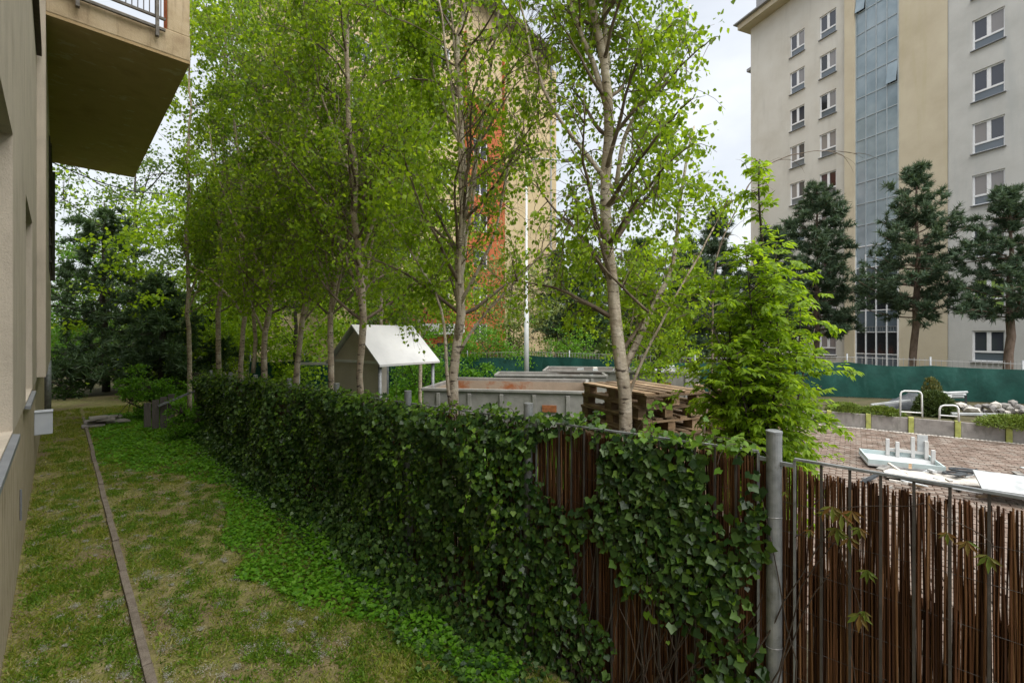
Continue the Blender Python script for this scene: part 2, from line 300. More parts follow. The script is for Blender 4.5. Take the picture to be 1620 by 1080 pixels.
def add_foliage(root, P, tip, nrm, size, kind, mat_, parts=0, name='foliage', part_name='leaf'):
    """the nearest `parts` leaves become objects, the rest one stuff part"""
    P = np.asarray(P); size = np.asarray(size)
    if parts:
        d = P-np.array([0, 0, CAMH]); dist = np.linalg.norm(d, axis=1); D = (d[:, 0]+d[:, 1])*S2; xr = (d[:, 0]-d[:, 1])*S2
        vis = (D > .5) & (np.abs(xr/np.maximum(D, .1)) < 1.1) & (np.abs(d[:, 2]/np.maximum(D, .1)) < .74)
        score = np.where(vis, size/dist, 0); idx = np.argsort(-score)[:parts]
        key = (kind, mat_.name)
        if key not in LEAFMESH:
            V0, F0 = LEAF[kind]; LEAFMESH[key] = quick_mesh(part_name, V0, F0, mat_)
        s, t, n = basis(tip[idx], nrm[idx])
        for q, i in enumerate(idx):
            o = bpy.data.objects.new(part_name, LEAFMESH[key]); sc.collection.objects.link(o); o.parent = root; b = P[i]-LOC[root.name]; z = size[i]
            o.matrix_basis = Matrix(((s[q][0]*z, t[q][0]*z, n[q][0]*z, b[0]), (s[q][1]*z, t[q][1]*z, n[q][1]*z, b[1]), (s[q][2]*z, t[q][2]*z, n[q][2]*z, b[2]), (0, 0, 0, 1)))
        keep = np.ones(len(P), bool); keep[idx] = False; P, tip, nrm, size = P[keep], tip[keep], nrm[keep], size[keep]
    o = link(name, leaves_mesh(name, P, tip, nrm, size, kind, mat_, LOC[root.name]), root); o['kind'] = 'stuff'; return o
def wander(p, d, L_, n, up, jit):
    p = np.array(p, float); d = unit(np.array(d, float)); pts = [p.copy()]; st = L_/n
    for i in range(n):
        u_ = up[0]+(up[1]-up[0])*i/max(1, n-1)
        d = unit(d+np.array([0, 0, u_])+rng.normal(0, jit, 3)); p = p+d*st; pts.append(p.copy())
    return np.array(pts)
def at(pts, t):
    x = t*(len(pts)-1); i = min(int(x), len(pts)-2); f = x-i; return pts[i]*(1-f)+pts[i+1]*f, unit(pts[i+1]-pts[i])
def resample(path, n=26):
    P = np.array([p[:3] for p in path]); R = np.array([p[3] for p in path]); s = np.r_[0, np.cumsum(np.linalg.norm(np.diff(P, axis=0), axis=1))]
    t = np.linspace(0, s[-1], n); Q = np.stack([np.interp(t, s, P[:, k]) for k in range(3)], 1); r = np.interp(t, s, R)
    for _ in range(3): Q[1:-1] = (Q[:-2]+2*Q[1:-1]+Q[2:])/4
    w_ = min(1., s[-1]/5); zz = np.linspace(0, 1, n)*s[-1]; ph = rng.uniform(0, 6.28, 4); f_ = rng.uniform(1.6, 3.4, 2)
    Q += np.c_[rng.normal(0, .004, (n, 2)), np.zeros(n)]+np.c_[.035*w_*np.sin(zz*f_[0]+ph[0])+.018*w_*np.sin(zz*5.1+ph[1]), .035*w_*np.sin(zz*f_[1]+ph[2])+.018*w_*np.sin(zz*4.3+ph[3]), np.zeros(n)]*np.minimum(1, np.linspace(0, 3, n))[:, None]; return Q, r*(1+rng.normal(0, .035, n))
def hidden_side(p, far): return (not far) and (((p[0]-p[1])/(p[0]+p[1]) > .51) or (p[0]+p[1])*S2 < 2.8)
def xlim(y): return 1.0 if y < 6 else 1.95+max(0, min(y-8, 8))*.06
def birch(label, trunk, limbs, nl, llen, zrange, leaf, nleaf, mleaf, group=None, parts=0, name='birch_tree', cat='birch tree', density=1.0, bias=(0, 0), shape=None, droop=1.0):
    """trunk: [(x,y,z,r)..]; limbs: explicit [(x,y,z,r)..] paths; nl random limbs"""
    root = thing(name, label, cat, (trunk[0][0], trunk[0][1], 0), group)
    Q, R = resample(trunk); R = R*(.68 if parts or nl == 46 else .62); mb = MB(); mb.tube(Q, R, 10); bk = 'birch_bark_pale' if parts or 'second birch' in label else 'birch_bark'; mb.build('trunk', M[bk], root, smooth=True)
    tw = Tubes(); LP = []; src = []
    for lb in limbs:
        q, r = resample(lb, 14); r = r*.74; mb = MB(); mb.tube(q, r, 7); mb.build('limb', M[bk], root, smooth=True); src.append((q, r))
    if nl >= 38 and not parts:      # steep forks low on the stem
        for k in range(3):
            i = min(np.searchsorted(Q[:, 2], rng.uniform(2.0, 3.6)), len(Q)-2); az = rng.uniform(0, 6.28); q = wander(Q[i], (math.cos(az)*.42, math.sin(az)*.42, 1), rng.uniform(2.2, 4), 12, (.06, .05), .07); r = np.linspace(R[i]*.5, .008, 13)
            if q[-1, 0] < xlim(q[-1, 1]): q[:, 0] = 2*q[0, 0]-q[:, 0]
            mb = MB(); mb.tube(q, r, 7); mb.build('limb', M[bk], root, smooth=True); src.append((q, r))
    z0, z1 = zrange; T = Q[:, 2]; arms = []
    for k in range(nl):
        z = z0+(z1-z0)*(k+rng.random())/nl
        if k % 3 == 2 and src:
            q, r = src[rng.integers(len(src))]; t = rng.uniform(.2, .98); p, d = at(q, t); rr = np.interp(t, np.linspace(0, 1, len(r)), r)
        else:
            i = min(np.searchsorted(T, z), len(Q)-1); p = Q[i]; rr = R[i]
        f = (p[2]-z0)/(z1-z0); ll = llen*(shape(f) if shape else (1.1-.6*f))*rng.uniform(.6, 1.15)
        az = k*2.399+rng.uniform(-.5, .5); el = rng.uniform(.25, .85)
        d = np.array([math.cos(az)+bias[0], math.sin(az)+bias[1], math.tan(el)]); r0 = min(rr*.5, .012+.010*ll)
        q = wander(p, d, ll, 9, (.10, -.14*droop), .10); rad = np.linspace(r0, .004, len(q))
        if q[-1, 0] < xlim(q[-1, 1]): q[:, 0] = 2*q[0, 0]-q[:, 0]
        if hidden_side(q[-1], False) and q[0, 1] < 3.5: q[:, 1] = 2*q[0, 1]-q[:, 1]; q = q if not hidden_side(q[-1], False) else q[:1]+(q-q[:1])*.55
        (tw if r0 < .012 else tw).add(q, rad, 5); arms.append((q, rad, ll))
    if not arms: return root
    for q, r in src+[(Q[len(Q)//2:], R[len(Q)//2:])]: arms.append((q, r, llen*.8))
    for q, rad, ll in arms:
        ns = int(9*ll/1.2*density)+3
        for j in range(ns):
            t = rng.uniform(.22, 1); p, d = at(q, t); d2 = unit(d*.6+rng.normal(0, .7, 3)+np.array([0, 0, .15]))
            l2 = ll*rng.uniform(.22, .5)*(1.15-.5*t); s = wander(p, d2, l2, 5, (.02, -.22*droop), .12); 
            if s[-1, 0] < xlim(s[-1, 1]) or hidden_side(s[-1], False): continue
            tw.add(s, np.linspace(.006, .002, 6), 3)
            for m in range(int(3*density)+2):
                p3, d3 = at(s, rng.uniform(.25, 1)); l3 = rng.uniform(.12, .42)*min(1.5, .5+ll*.5)
                g = wander(p3, d3*.5+rng.normal(0, .6, 3), l3, 3, (-.15*droop, -.5*droop), .12); 
                if g[-1, 0] < xlim(g[-1, 1]) or hidden_side(g[-1], False): continue
                LP.append(g)
                if rng.random() < .55: tw.add(g, np.linspace(.0028, .0012, 4), 3)
    LP = np.array(LP); n0_ = len(LP); m1 = LP[:, 2]; tx_ = np.interp(m1[:, 2], Q[:, 2], Q[:, 0]); ty_ = np.interp(m1[:, 2], Q[:, 2], Q[:, 1]); tD = (tx_+ty_)*S2; pD = (m1[:, 0]+m1[:, 1])*S2   # few twigs grow right on the camera-side face of the stem
    side_ = (m1[:, 0]-m1[:, 1])*S2/pD; thin = (side_ > -.10) & (side_ < .13) & (m1[:, 2] > 2.8) & (Q[0, 1] < 5); LP = LP[~thin | (rng.random(len(LP)) < .38)]; m1 = LP[:, 2]; tx_ = np.interp(m1[:, 2], Q[:, 2], Q[:, 0]); ty_ = np.interp(m1[:, 2], Q[:, 2], Q[:, 1]); tD = (tx_+ty_)*S2; pD = (m1[:, 0]+m1[:, 1])*S2
    off = np.abs((m1[:, 0]-m1[:, 1])*S2/pD-(tx_-ty_)*S2/tD)*tD; near_stem = (off < .16+.012*tD) & (pD < tD) & (m1[:, 2] < 7.5); LP = LP[~near_stem | (rng.random(len(LP)) < .12)]; n = len(LP); nleaf = int(nleaf*n/n0_*1.05); idx = rng.integers(0, n, nleaf); t = rng.random(nleaf)*3; i = np.minimum(t.astype(int), 2); f = (t-i)[:, None]
    P = LP[idx, i]*(1-f)+LP[idx, i+1]*f+rng.normal(0, leaf*.6, (nleaf, 3))
    tip = rng.normal(0, .6, (nleaf, 3))+np.array([0, 0, -.7]); nr = rng.normal(0, 1, (nleaf, 3))+np.array([0, 0, .5])
    tw.build('twigs', M['birch_limb'] if True else M['twig'], root)['kind'] = 'stuff'
    add_foliage(root, P, tip, nr, leaf*rng.uniform(.6, 1.25, nleaf), 'birch' if leaf < .06 else 'simple', mleaf, parts)
    return root
def blob_tree(label, base, h, rad, z0, nleaf, leaf, mleaf, group=None, name='leafy_tree', cat='tree', lobes=14, bark='dark_bark', squash=1.0, tr=.12):
    """free-standing broadleaf further away: trunk, limbs to clump centres, leaf clumps"""
    base = np.array(base, float); gz = base[2]; root = thing(name, label, cat, tuple(base)); 
    if group: root['group'] = group
    if z0 > .3:
        Q, R = resample([(base[0], base[1], gz, tr), (base[0]+rng.normal(0, .15), base[1]+rng.normal(0, .15), gz+h*.5, tr*.6), (base[0], base[1], gz+h*.92, tr*.15)], 12)
        MB().tube(Q, R, 7).build('trunk', M[bark], root, smooth=True)
    tw = Tubes(); P = []
    n1 = nleaf//(lobes*9)
    for k in range(lobes):
        az = k*2.4+rng.uniform(-.4, .4); f = (k+.5)/lobes; zz = gz+z0+(h-z0)*f; rr = rad*math.sin(math.pi*min(1, .22+.78*(1-f)**.8))*rng.uniform(.35, .95)
        c = np.array([base[0]+rr*math.cos(az), base[1]+rr*math.sin(az), zz])
        s = wander([base[0], base[1], max(gz+.05, zz-rr*.7)], c-np.array([base[0], base[1], zz-rr*.7]), np.linalg.norm([rr, rr*.7])+.1, 5, (0, 0), .06); tw.add(s, np.linspace(tr*.3, tr*.08, 6), 4)
        cs = rad*rng.uniform(.22, .42)
        for j in range(9):
            cc = c+rng.normal(0, cs, 3)*np.array([1, 1, .75*squash]); sp = cs*rng.uniform(.2, .5)
            P.append(cc+rng.normal(0, sp, (n1, 3))*np.array([1, 1, .55]))
            tw.add(np.array([c, (c+cc)/2+rng.normal(0, .05, 3), cc]), [tr*.1, tr*.06, tr*.03], 3)
    P = np.concatenate(P); P = P[P[:, 2] > gz+.03]; n = len(P)
    tip = rng.normal(0, 1, (n, 3))+np.array([0, 0, -.5]); nr = rng.normal(0, 1, (n, 3))+np.array([0, 0, .9])
    tw.build('limbs', M[bark], root)['kind'] = 'stuff'
    add_foliage(root, P, tip, nr, leaf*rng.uniform(.6, 1.3, n), 'simple', mleaf); return root
def conifer(label, base, h, rad, z0, tiers, tufts, tuft, mleaf, name='pine_tree', cat='pine tree', group=None, bark='pine_bark', droop=0., tr=.16, power=.8, up=.25):
    base = np.array(base, float); root = thing(name, label, cat, tuple(base), group); gz = base[2]
    lean = rng.normal(0, .15, 2); Q, R = resample([(*base, tr), (base[0]+lean[0], base[1]+lean[1], gz+h*.5, tr*.65), (base[0]+lean[0]*.5, base[1]+lean[1]*.6, gz+h, tr*.08)], 14)
    MB().tube(Q, R, 8).build('trunk', M[bark], root, smooth=True); tw = Tubes(); P = []; T = []
    tiers = int(tiers*1.7)
    for k in range(tiers):
        f = (k+rng.random()*1.6)/(tiers+1); z = gz+z0+(h-z0)*f; p = np.array([np.interp(z, Q[:, 2], Q[:, 0]), np.interp(z, Q[:, 2], Q[:, 1]), z])
        ll0 = rad*((1-f)**power*.95+.08)*(.65 if f < .08 else 1)
        nb = 4
        for b in range(nb):
            az = b*2*math.pi/nb+k*1.1+rng.uniform(-.4, .4); ll = ll0*rng.uniform(.4, 1.3)
            q = wander(p, (math.cos(az), math.sin(az), (up*(.3+f)+rng.uniform(-.12, .3))*(1 if droop == 0 else .4)-droop), ll, 6, (-.05-droop*.1, .14), .10); tw.add(q, np.linspace(tr*.2*(1-f*.6), .012, 7), 4)
            for m in range(max(4, int(.95*tufts*ll/rad))):
                pp, d = at(q, rng.uniform(.28, 1)); side = unit(d*.8+rng.normal(0, .55, 3)*np.array([1, 1, .75])); e_ = pp+side*rng.uniform(.05, .34)*ll
                tw.add(np.array([pp, (pp+e_)/2, e_]), [.012, .009, .006], 3)
                for tt in (1, .7, .4): P.append(pp+(e_-pp)*tt); T.append(side+np.array([0, 0, .45]))
    P = np.array(P); T = unit(np.array(T)); nn = 15
    PP = np.repeat(P, nn, 0)+rng.normal(0, tuft*.14, (len(P)*nn, 3)); TT = unit(np.repeat(T, nn, 0)*.7+rng.normal(0, .62, (len(P)*nn, 3))); NN = rng.normal(0, 1, PP.shape)
    tw.build('branches', M[bark], root)['kind'] = 'stuff'
    me = leaves_mesh('needles', PP, TT, NN, tuft*rng.uniform(.8, 1.5, len(PP)), 'needle', mleaf, LOC[root.name], 1.7)
    o = link('needles', me, root); o['kind'] = 'stuff'; return root

# ------------------------------------------------------------------ ground
def sheet(name, pts, z, m, label=None):
    mb = MB(); mb.add([(p[0], p[1], z) for p in pts], [tuple(range(len(pts)))]); o = mb.build(name, m); o['kind'] = 'structure'; return o
sheet('ground', [(-400, -400), (400, -400), (400, 400), (-400, 400)], -.02, M['earth'])
# lawn: gently uneven sheet
gx = np.linspace(-.3, 2.75, 40); gy = np.linspace(-3, 26, 200); GX, GY = np.meshgrid(gx, gy); GZ = .012+.012*noise2(GX, GY, 1.4, 3)+.01*noise2(GX, GY, 5, 4)
V = np.stack([GX, GY, np.maximum(GZ, -.01)], -1).reshape(-1, 3); i = np.arange(199)[:, None]*40+np.arange(39)[None]; F = np.stack([i, i+1, i+41, i+40], -1).reshape(-1, 4)
o = link('lawn', quick_mesh('lawn', V, F, M['lawn'], True)); o['kind'] = 'structure'
def lawn_z(x, y): return .012+.012*noise2(x, y, 1.4, 3)+.01*noise2(x, y, 5, 4)
# kerb strip
kb = thing('kerb', 'weathered narrow concrete edging strip running through the lawn along the house', 'kerb', (.5, 1.5, 0)); kb['kind'] = 'structure'
y = 1.5; k = 0
while y < 19.5:
    x0 = .5+(y-4.3)*.006; l = .985; h = .055+rng.normal(0, .004); dx = rng.normal(0, .004)
    mb = MB(); mb.obox((x0+dx, y+l/2, h/2-.02), (1, 0, 0), (.006+rng.normal(0, .003), 1, rng.normal(0, .002)), (0, 0, 1), .062, l, h+.04)
    mb.build('kerb_stone', M['kerb'], kb, bevel=.006); y += 1.0
# far yard slab and joint bed for the pavers
yc = [C(2.0, 5.6), np.array([4.6, 1.5, 0]), np.array([4.6, -2.5, 0]), C(8, 3), C(14.5, 5.6), C(14.5, 9.6), C(9.12, 13.15), C(3.5, 17.2), C(-4, 17), C(-4, 9)]
M['soil'] = mat('dark_soil', [(.03, .024, .015), (.06, .05, .03), (.09, .08, .04)], 6, .95, .8, 40)
sheet('planting_bed', [(2.76, -2.5), (4.6, -2.5), (4.6, 15), (2.76, 15)], .008, M['soil'])
sheet('yard_ground', yc, .004, M['joint'])
# raised bed behind planters
pa, pb = C(9.12, 13.09), C(11.96, 10.95); pd = unit(pb-pa); pn = np.array([-pd[1], pd[0], 0]); pn = pn if pn@C(1, 1) > 0 else -pn
bedpts = [pa-pd*6, pb+pd*9, pb+pd*9+pn*14, pa-pd*6+pn*14]
mb = MB(); mb.add([(p[0]+pn[0]*.12, p[1]+pn[1]*.12, .36) for p in bedpts[:2]]+[(p[0], p[1], .4) for p in bedpts[2:]]+[(p[0]+pn[0]*.12, p[1]+pn[1]*.12, -.05) for p in bedpts[:2]]+[(p[0], p[1], -.05) for p in bedpts[2:]],
                  [(0,1,2,3),(0,4,5,1),(1,5,6,2),(2,6,7,3),(3,7,4,0)])
mb.build('raised_ground', M['earth'])['kind'] = 'structure'
# pavers
pav = thing('paving', 'brown block paving of the yard beyond the reed fence', 'paving', tuple(C(9, 9))); pav['kind'] = 'structure'
PV = []
for a_ in np.arange(-60, 60):
    for b_ in np.arange(-80, 80):
        c = C(9, 9)+pd*(a_*.206+(b_ % 2)*.103)+pn*b_*.106
        D = (c[0]+c[1])*S2; xr = (c[0]-c[1])*S2
        if c[0] < 4.65 or D < 3 or (xr < 3.0 and D > 5.8) or xr < 1.6 or xr > 14 or xr/D > 1.3: continue
        if (c-pa)@pn > -.12: continue
        if D > 12.9 and xr < 5: continue
        PV.append((D+rng.random()*.01, c))
PV.sort(key=lambda q: -1/q[0]); inview = [q for q in PV if .62 < ((q[1][0]-q[1][1])*S2)/q[0] < 1.15 and q[0] > 7.2]; near = inview[:300]; nid = {id(q) for q in near}
paver_me = None; mbs = MB()
for q in PV:
    c = q[1]; h = .03+rng.normal(0, .004)
    if id(q) in nid:
        if paver_me is None:
            m0 = MB(); m0.obox((0, 0, -.02), pd, pn, (0, 0, 1), .194, .094, .05); mo = m0.build('paver', M['paver'], None); paver_me = mo.data; bpy.data.objects.remove(mo)
        o = bpy.data.objects.new('paver', paver_me); sc.collection.objects.link(o); o.parent = pav; o.location = tuple(c+np.array([0, 0, h])-LOC[pav.name]); o.rotation_euler = (rng.normal(0, .012), rng.normal(0, .012), 0)
    else: mbs.obox((c[0], c[1], h/2), pd+np.array([0, 0, rng.normal(0, .01)]), pn, (0, 0, 1), .194, .094, h)
o = mbs.build('far_pavers', M['paver'], pav); o['kind'] = 'stuff'
# spilled plaster strip along the planter foot
mb = MB(); 
for k in range(120):
    t = -1.2+k*.075; c = pa+pd*t-pn*(.16+.04*noise2(t, 0, 4, 2)); n = 6; a0 = rng.random()*6
    P = [(c[0]+math.cos(a0+j*1.05)*rng.uniform(.02, .075)*pd[0]*1-math.sin(a0+j*1.05)*.04*pn[0], c[1]+math.cos(a0+j*1.05)*rng.uniform(.02, .075)*pd[1]-math.sin(a0+j*1.05)*.04*pn[1], .034) for j in range(n)]
    mb.add(P+[(c[0], c[1], .05)], [(j, (j+1) % n, n) for j in range(n)])
tag(mb.build('plaster_crumbs', M['sand']), 'pale crumbly strip of plaster along the foot of the concrete planters', 'rubble', kind='stuff')

# ------------------------------------------------------------------ house at left
def facade(mb, o, ud, W_, H_, openings, depth, nrm):
    """wall rectangle with recessed openings; o = lower corner, ud = horizontal dir, nrm = outward"""
    o = np.array(o, float); ud = np.array(ud, float); nrm = np.array(nrm, float); up = np.array([0, 0, 1.])
    xs = sorted({0, W_, *[a for q in openings for a in (q[0], q[1])]}); zs = sorted({0, H_, *[a for q in openings for a in (q[2], q[3])]})
    for i in range(len(xs)-1):
        run = None
        for j in range(len(zs)-1):
            cx, cz = (xs[i]+xs[i+1])/2, (zs[j]+zs[j+1])/2
            if any(q[0] < cx < q[1] and q[2] < cz < q[3] for q in openings): continue
            P = [o+ud*a+up*b for a, b in ((xs[i], zs[j]), (xs[i+1], zs[j]), (xs[i+1], zs[j+1]), (xs[i], zs[j+1]))]; mb.add(P, [(0, 1, 2, 3)])
    for x0, x1, z0, z1 in openings:
        c = [(x0, z0), (x1, z0), (x1, z1), (x0, z1)]
        for k in range(4):
            a, b = c[k], c[(k+1) % 4]
            mb.add([o+ud*a[0]+up*a[1], o+ud*b[0]+up*b[1], o+ud*b[0]+up*b[1]-nrm*depth, o+ud*a[0]+up*a[1]-nrm*depth], [(0, 1, 2, 3)])
house = thing('house', 'beige stucco house with tall ground floor windows and a balcony, at the left edge', 'house', (-.3, 10, 0))
mb = MB(); wins = [(-1.1+2, 1.3+2, 1.68-1.75, 4.43-1.75), (3.6+2, 6.06+2, 1.68-1.75, 4.43-1.75), (8.45+2, 10.6+2, 1.68-1.75, 4.43-1.75)]
wins2 = [(a, b, 0.02, d) for a, b, c, d in wins]
facade(mb, (-.28, -2, 1.72), (0, 1, 0), 25.6, 14, wins2, .22, (1, 0, 0))
mb.add([(-.28, -2, 1.72), (-.28, -2, 15.72), (-10, -2, 15.72), (-10, -2, 1.72), (-.28, 23.6, 1.72), (-.28, 23.6, 15.72), (-10, 23.6, 15.72), (-10, 23.6, 1.72)], [(0,1,2,3),(4,7,6,5),(1,5,6,2)])
mb.add([(-.28, -2, 1.72), (-.28, 23.6, 1.72), (-.5, 23.6, 1.72), (-.5, -2, 1.72)], [(0, 1, 2, 3)])
mb.build('wall', M['stucco'], house)
MB().box((-10, -2, -.1), (-.302, 23.6, 1.72)).build('plinth', M['plinth'], house)
MB().box((-.279, 12.8, 1.78), (-.155, 23.6, 15)).build('bay_wall', M['stucco'], house)
MB().box((-.279, 1.0, 8.0), (-.205, 12.7, 8.16)).build('eave_board', M['darkwood'], house)
for y0, y1 in ((-1.1, 1.3), (3.6, 6.06), (8.45, 10.6)):
    f = MB()
    for a, b in (((-.42, y0, 1.74), (-.36, y0+.07, 4.4)), ((-.42, y1-.07, 1.74), (-.36, y1, 4.4)), ((-.42, (y0+y1)/2-.04, 1.81), (-.36, (y0+y1)/2+.04, 4.33)), ((-.42, y0+.07, 1.74), (-.36, y1-.07, 1.81)), ((-.42, y0+.07, 4.33), (-.36, y1-.07, 4.4))): f.box(a, b)
    fo = f.build('window', M['white_frame'], house); MB().box((-.41, y0+.05, 1.78), (-.395, y1-.05, 4.36)).build('pane', M['glass_dark'], fo)
    s = MB(); s.add([(-.45, y0-.04, 1.735), (-.45, y1+.04, 1.735), (-.235, y1+.04, 1.70), (-.235, y0-.04, 1.70), (-.45, y0-.04, 1.70), (-.45, y1+.04, 1.70), (-.235, y1+.04, 1.66), (-.235, y0-.04, 1.66)],
                    [(0,3,2,1),(4,5,6,7),(3,7,6,2),(0,4,7,3),(1,2,6,5)]); s.build('sill', M['sill'], house)
MB().box((-.302, 12.35, .72), (-.055, 12.62, 1.14)).build('meter_box', M['box'], house, bevel=.012)
MB().box((-.304, 12.33, 1.141), (-.05, 12.64, 1.16)).build('meter_box_lid', M['box'], house, bevel=.005)
MB().tube([(-.29, 7.6, .5), (-.29, 7.6, .85)], .01, 8).build('wall_conduit', M['sill'], house)
m_ = MB(); m_.tube([(-.22, 22.2, 0), (-.22, 22.2, 1.75)], .09, 10); m_.build('downpipe', M['galv'], house, smooth=True)
sc_ = MB()   # dark lattice screen at far end of the wall
for k in range(9): sc_.bar((-.15+.0, 17.6+k*.5, 4.4), (-.15, 17.6+k*.5, 8.0), .05)
for k in range(8): sc_.bar((-.12, 17.5, 4.6+k*.45), (-.12, 21.8, 4.6+k*.45), .05)
for a_, b_ in (((-.1, 21.4, 4.4), (.06, 21.4, 8)),): sc_.bar(a_, (a_[0], a_[1], 8), .12)
sc_.build('lattice_screen', M['board_wood'], house)
# balcony
YN, YF, XW, XO, ZB = 12.8, 23.6, -.155, 2.19, 8.9
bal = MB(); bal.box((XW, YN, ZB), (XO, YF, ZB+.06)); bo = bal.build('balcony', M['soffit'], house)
b2 = MB(); b2.box((XW, YN-.01, ZB+.0601), (XO+.01, YN+.45, ZB+.62)); b2.box((XO-.45, YN+.451, ZB+.0602), (XO+.01, YF, ZB+.62)); b2.box((XW, YN+.45, ZB+.0603), (XO-.45, YF, ZB+.3)); b2.build('balcony_edge', M['balcony'], house, bevel=.02)
p_ = MB(); p_.box((XO-.42, YN+.002, ZB+.621), (XO, YN+.42, ZB+2.6)); p_.build('balcony_pillar', M['balcony'], house, bevel=.02)
MB().box((XO-.5, YN-.05, ZB+2.601), (XO+.08, YN+.5, ZB+2.68)).build('pillar_cap', M['darkwood'], house)
MB().box((XO-.435, YN+.05, ZB+.63), (XO-.421, YN+.42, ZB+2.5)).build('orange_side', M['orange'], house)
rl = MB(); yv = YN-.09
for z in (ZB+.52, ZB+.76, ZB+1.8): rl.bar((XW+.1, yv, z), (XO-.47, yv, z), .06, .05)
for x in np.linspace(XW+.45, XO-.62, 2): rl.bar((x, yv-.05, ZB+.3), (x, yv-.05, ZB+1.85), .06, .1); rl.bar((x, yv, ZB+.4), (x, YN+.0, ZB+.4), .05)
rl.build('balcony_rail', M['rail_old'], house)
for x in np.linspace(XW+.2, XO-.55, 17):
    MB().bar((x, yv+.01, ZB+.79), (x, yv+.01, ZB+1.78), .018).build('baluster', M['bar'], house)
rs = MB()
for z in np.linspace(ZB+.95, ZB+1.7, 4): rs.bar((XO-.05, YN+.45, z), (XO-.05, YF, z), .04)
rs.build('side_rail', M['galv'], house)

# ------------------------------------------------------------------ reed fence
XF = 2.75
def ftop(y): return 1.95 if y < .8 else 1.96-.03*(y-.8)
fence = thing('metal_fence', 'galvanised picket fence with round steel posts between the lawn and the yard', 'fence', (XF, 2, 0))
posts = [.74+1.82*k for k in range(-2, 8)]
for y in posts:
    zt = ftop(y)+.12; p = MB(); p.tube([(XF, y, -.05), (XF, y, zt)], .0385, 20); po = p.build('post', M['galv'], fence, smooth=False)
    MB().tube([(XF, y, zt+.0005), (XF, y, zt+.012), (XF, y, zt+.016)], [.0405, .0405, .03], 20).build('post_cap', M['galv'], po, smooth=False)
    for z in (1.62, .92, .35):
        c = [(XF+.0405*math.cos(t), y+.0405*math.sin(t), z+.004*math.sin(t*2)) for t in np.linspace(0, 6.28, 17)]; MB().tube(c, .0018, 5, False).build('wire_tie', M['wire'], po)
for k in range(len(posts)-1):
    y0, y1 = posts[k]+.075, posts[k+1]-.1
    MB().bar((XF-.012, y0, ftop(y0)), (XF-.012, y1, ftop(y1)), .022, .012).build('rail', M['galv'], fence); MB().bar((XF-.012, y0, .12), (XF-.012, y1, .12), .022, .012).build('rail', M['galv'], fence)
    MB().bar((XF-.012, y0-.06, ftop(y0)-.035), (XF-.012, y0-.008, ftop(y0)-.035), .016, .02).build('bracket', M['galv'], fence); MB().bar((XF-.012, y1+.008, ftop(y1)-.035), (XF-.012, y1+.08, ftop(y1)-.035), .016, .02).build('bracket', M['galv'], fence)
    n = int(round((y1-y0)/.12)); 
    for j in range(n+1):
        y = y0+(y1-y0)*j/n; bz = ftop(y)-.006
        MB().bar((XF-.012, y, .05), (XF-.012, y, bz), .011, .011).build('picket', M['bar'] if 0 < j < n else M['galv'], fence)
# a second rail line behind the pickets
reedT = thing('reed_screen', 'dark brown reed stalk screen tied behind the metal fence pickets', 'reed screen', (XF+.03, 2, 0))
V_ = []; F_ = []; nv = 0
y = -1.2
tri = np.array([(0, -1), (.87, .5), (-.87, .5)])
while y < 14.0:
    near_ = y < 3
    for layer in range(3):
        if layer == 1 and rng.random() < (.45 if near_ else .3): continue
        if layer == 0 and rng.random() < .03: continue
        if layer == 2 and (rng.random() < .06 or not near_): continue
        r = rng.uniform(.003, .0056); top = ftop(y)-.035-abs(rng.normal(0, .028))-(.02 if y < .6 else 0); 
        if layer == 2: top = rng.uniform(1.05, 1.62); r *= 1.25
        if rng.random() < .04: top -= rng.uniform(.05, .3)
        x = XF+.012+layer*.014+rng.normal(0, .003); yy = y+rng.normal(0, .003)+layer*.004
        zz = np.array([.02, .5, 1.0, 1.4, top]); cx = x+np.r_[0, rng.normal(0, .004, 3), rng.normal(0, .006)]; cy = yy+np.cumsum(np.r_[0, rng.normal(0, .0035, 3), rng.normal(0, .007)])
        for q in range(5):
            for s in tri: V_.append((cx[q]+s[0]*r, cy[q]+s[1]*r, zz[q]))
        for q in range(4):
            for s in range(3): F_.append((nv+q*3+s, nv+q*3+(s+1) % 3, nv+q*3+3+(s+1) % 3, nv+q*3+3+s))
        nv += 15
    y += rng.uniform(.0042, .0068) if near_ else .011
o = link('reeds', quick_mesh('reeds', np.array(V_)-LOC[reedT.name], np.array(F_), M['reed']), reedT); o['kind'] = 'stuff'
for z in (1.72, 1.55, 1.36, 1.17, .98, .79, .6, .4, .2):
    pts = [(XF+.006+.004*math.sin(q*9), q, z+.012*math.sin(q*2.3+z*9)) for q in np.linspace(-1.1, 4, 60)]; MB().tube(pts, .0012, 4, False).build('binding_wire', M['bar'], reedT)
# ------------------------------------------------------------------ ivy
ivy = thing('ivy_hedge', 'dense dark green ivy smothering the fence and creeping down to the lawn', 'ivy', (XF, 7, 0))
def ivy_density(y, z):
    d = np.where(y > 2.55, np.clip(.85+.55*noise2(y*1.6, z*.8, 3.4, 12)+.25*noise2(y, z, 8, 13), .18, 1), 0.0); q = y <= 2.55
    dd = .75+.35*noise2(y, z, 3.2, 11)
    def hole(cy, cz, ry, rz, a=1.0): return a*np.exp(-(((y-cy)/ry)**2+((z-cz)/rz)**2)**2)
    dd = dd-hole(2.12, 1.62, .33, .27, 1.3)-hole(1.86, .85, .2, .3, 1.1)-hole(1.5, .45, .26, .42, 1.05)-hole(1.18, .5, .12, .5, .55)-hole(.98, 1.7, .14, .35, 1.0)
    dd = dd+hole(1.45, 1.55, .42, .4, .8)+hole(1.05, 1.15, .2, .3, .3)
    dd = np.clip(dd, 0, 1)*np.clip((y-.76-.06*np.sin(z*7))/.12, 0, 1)
    return np.where(q, dd, d)
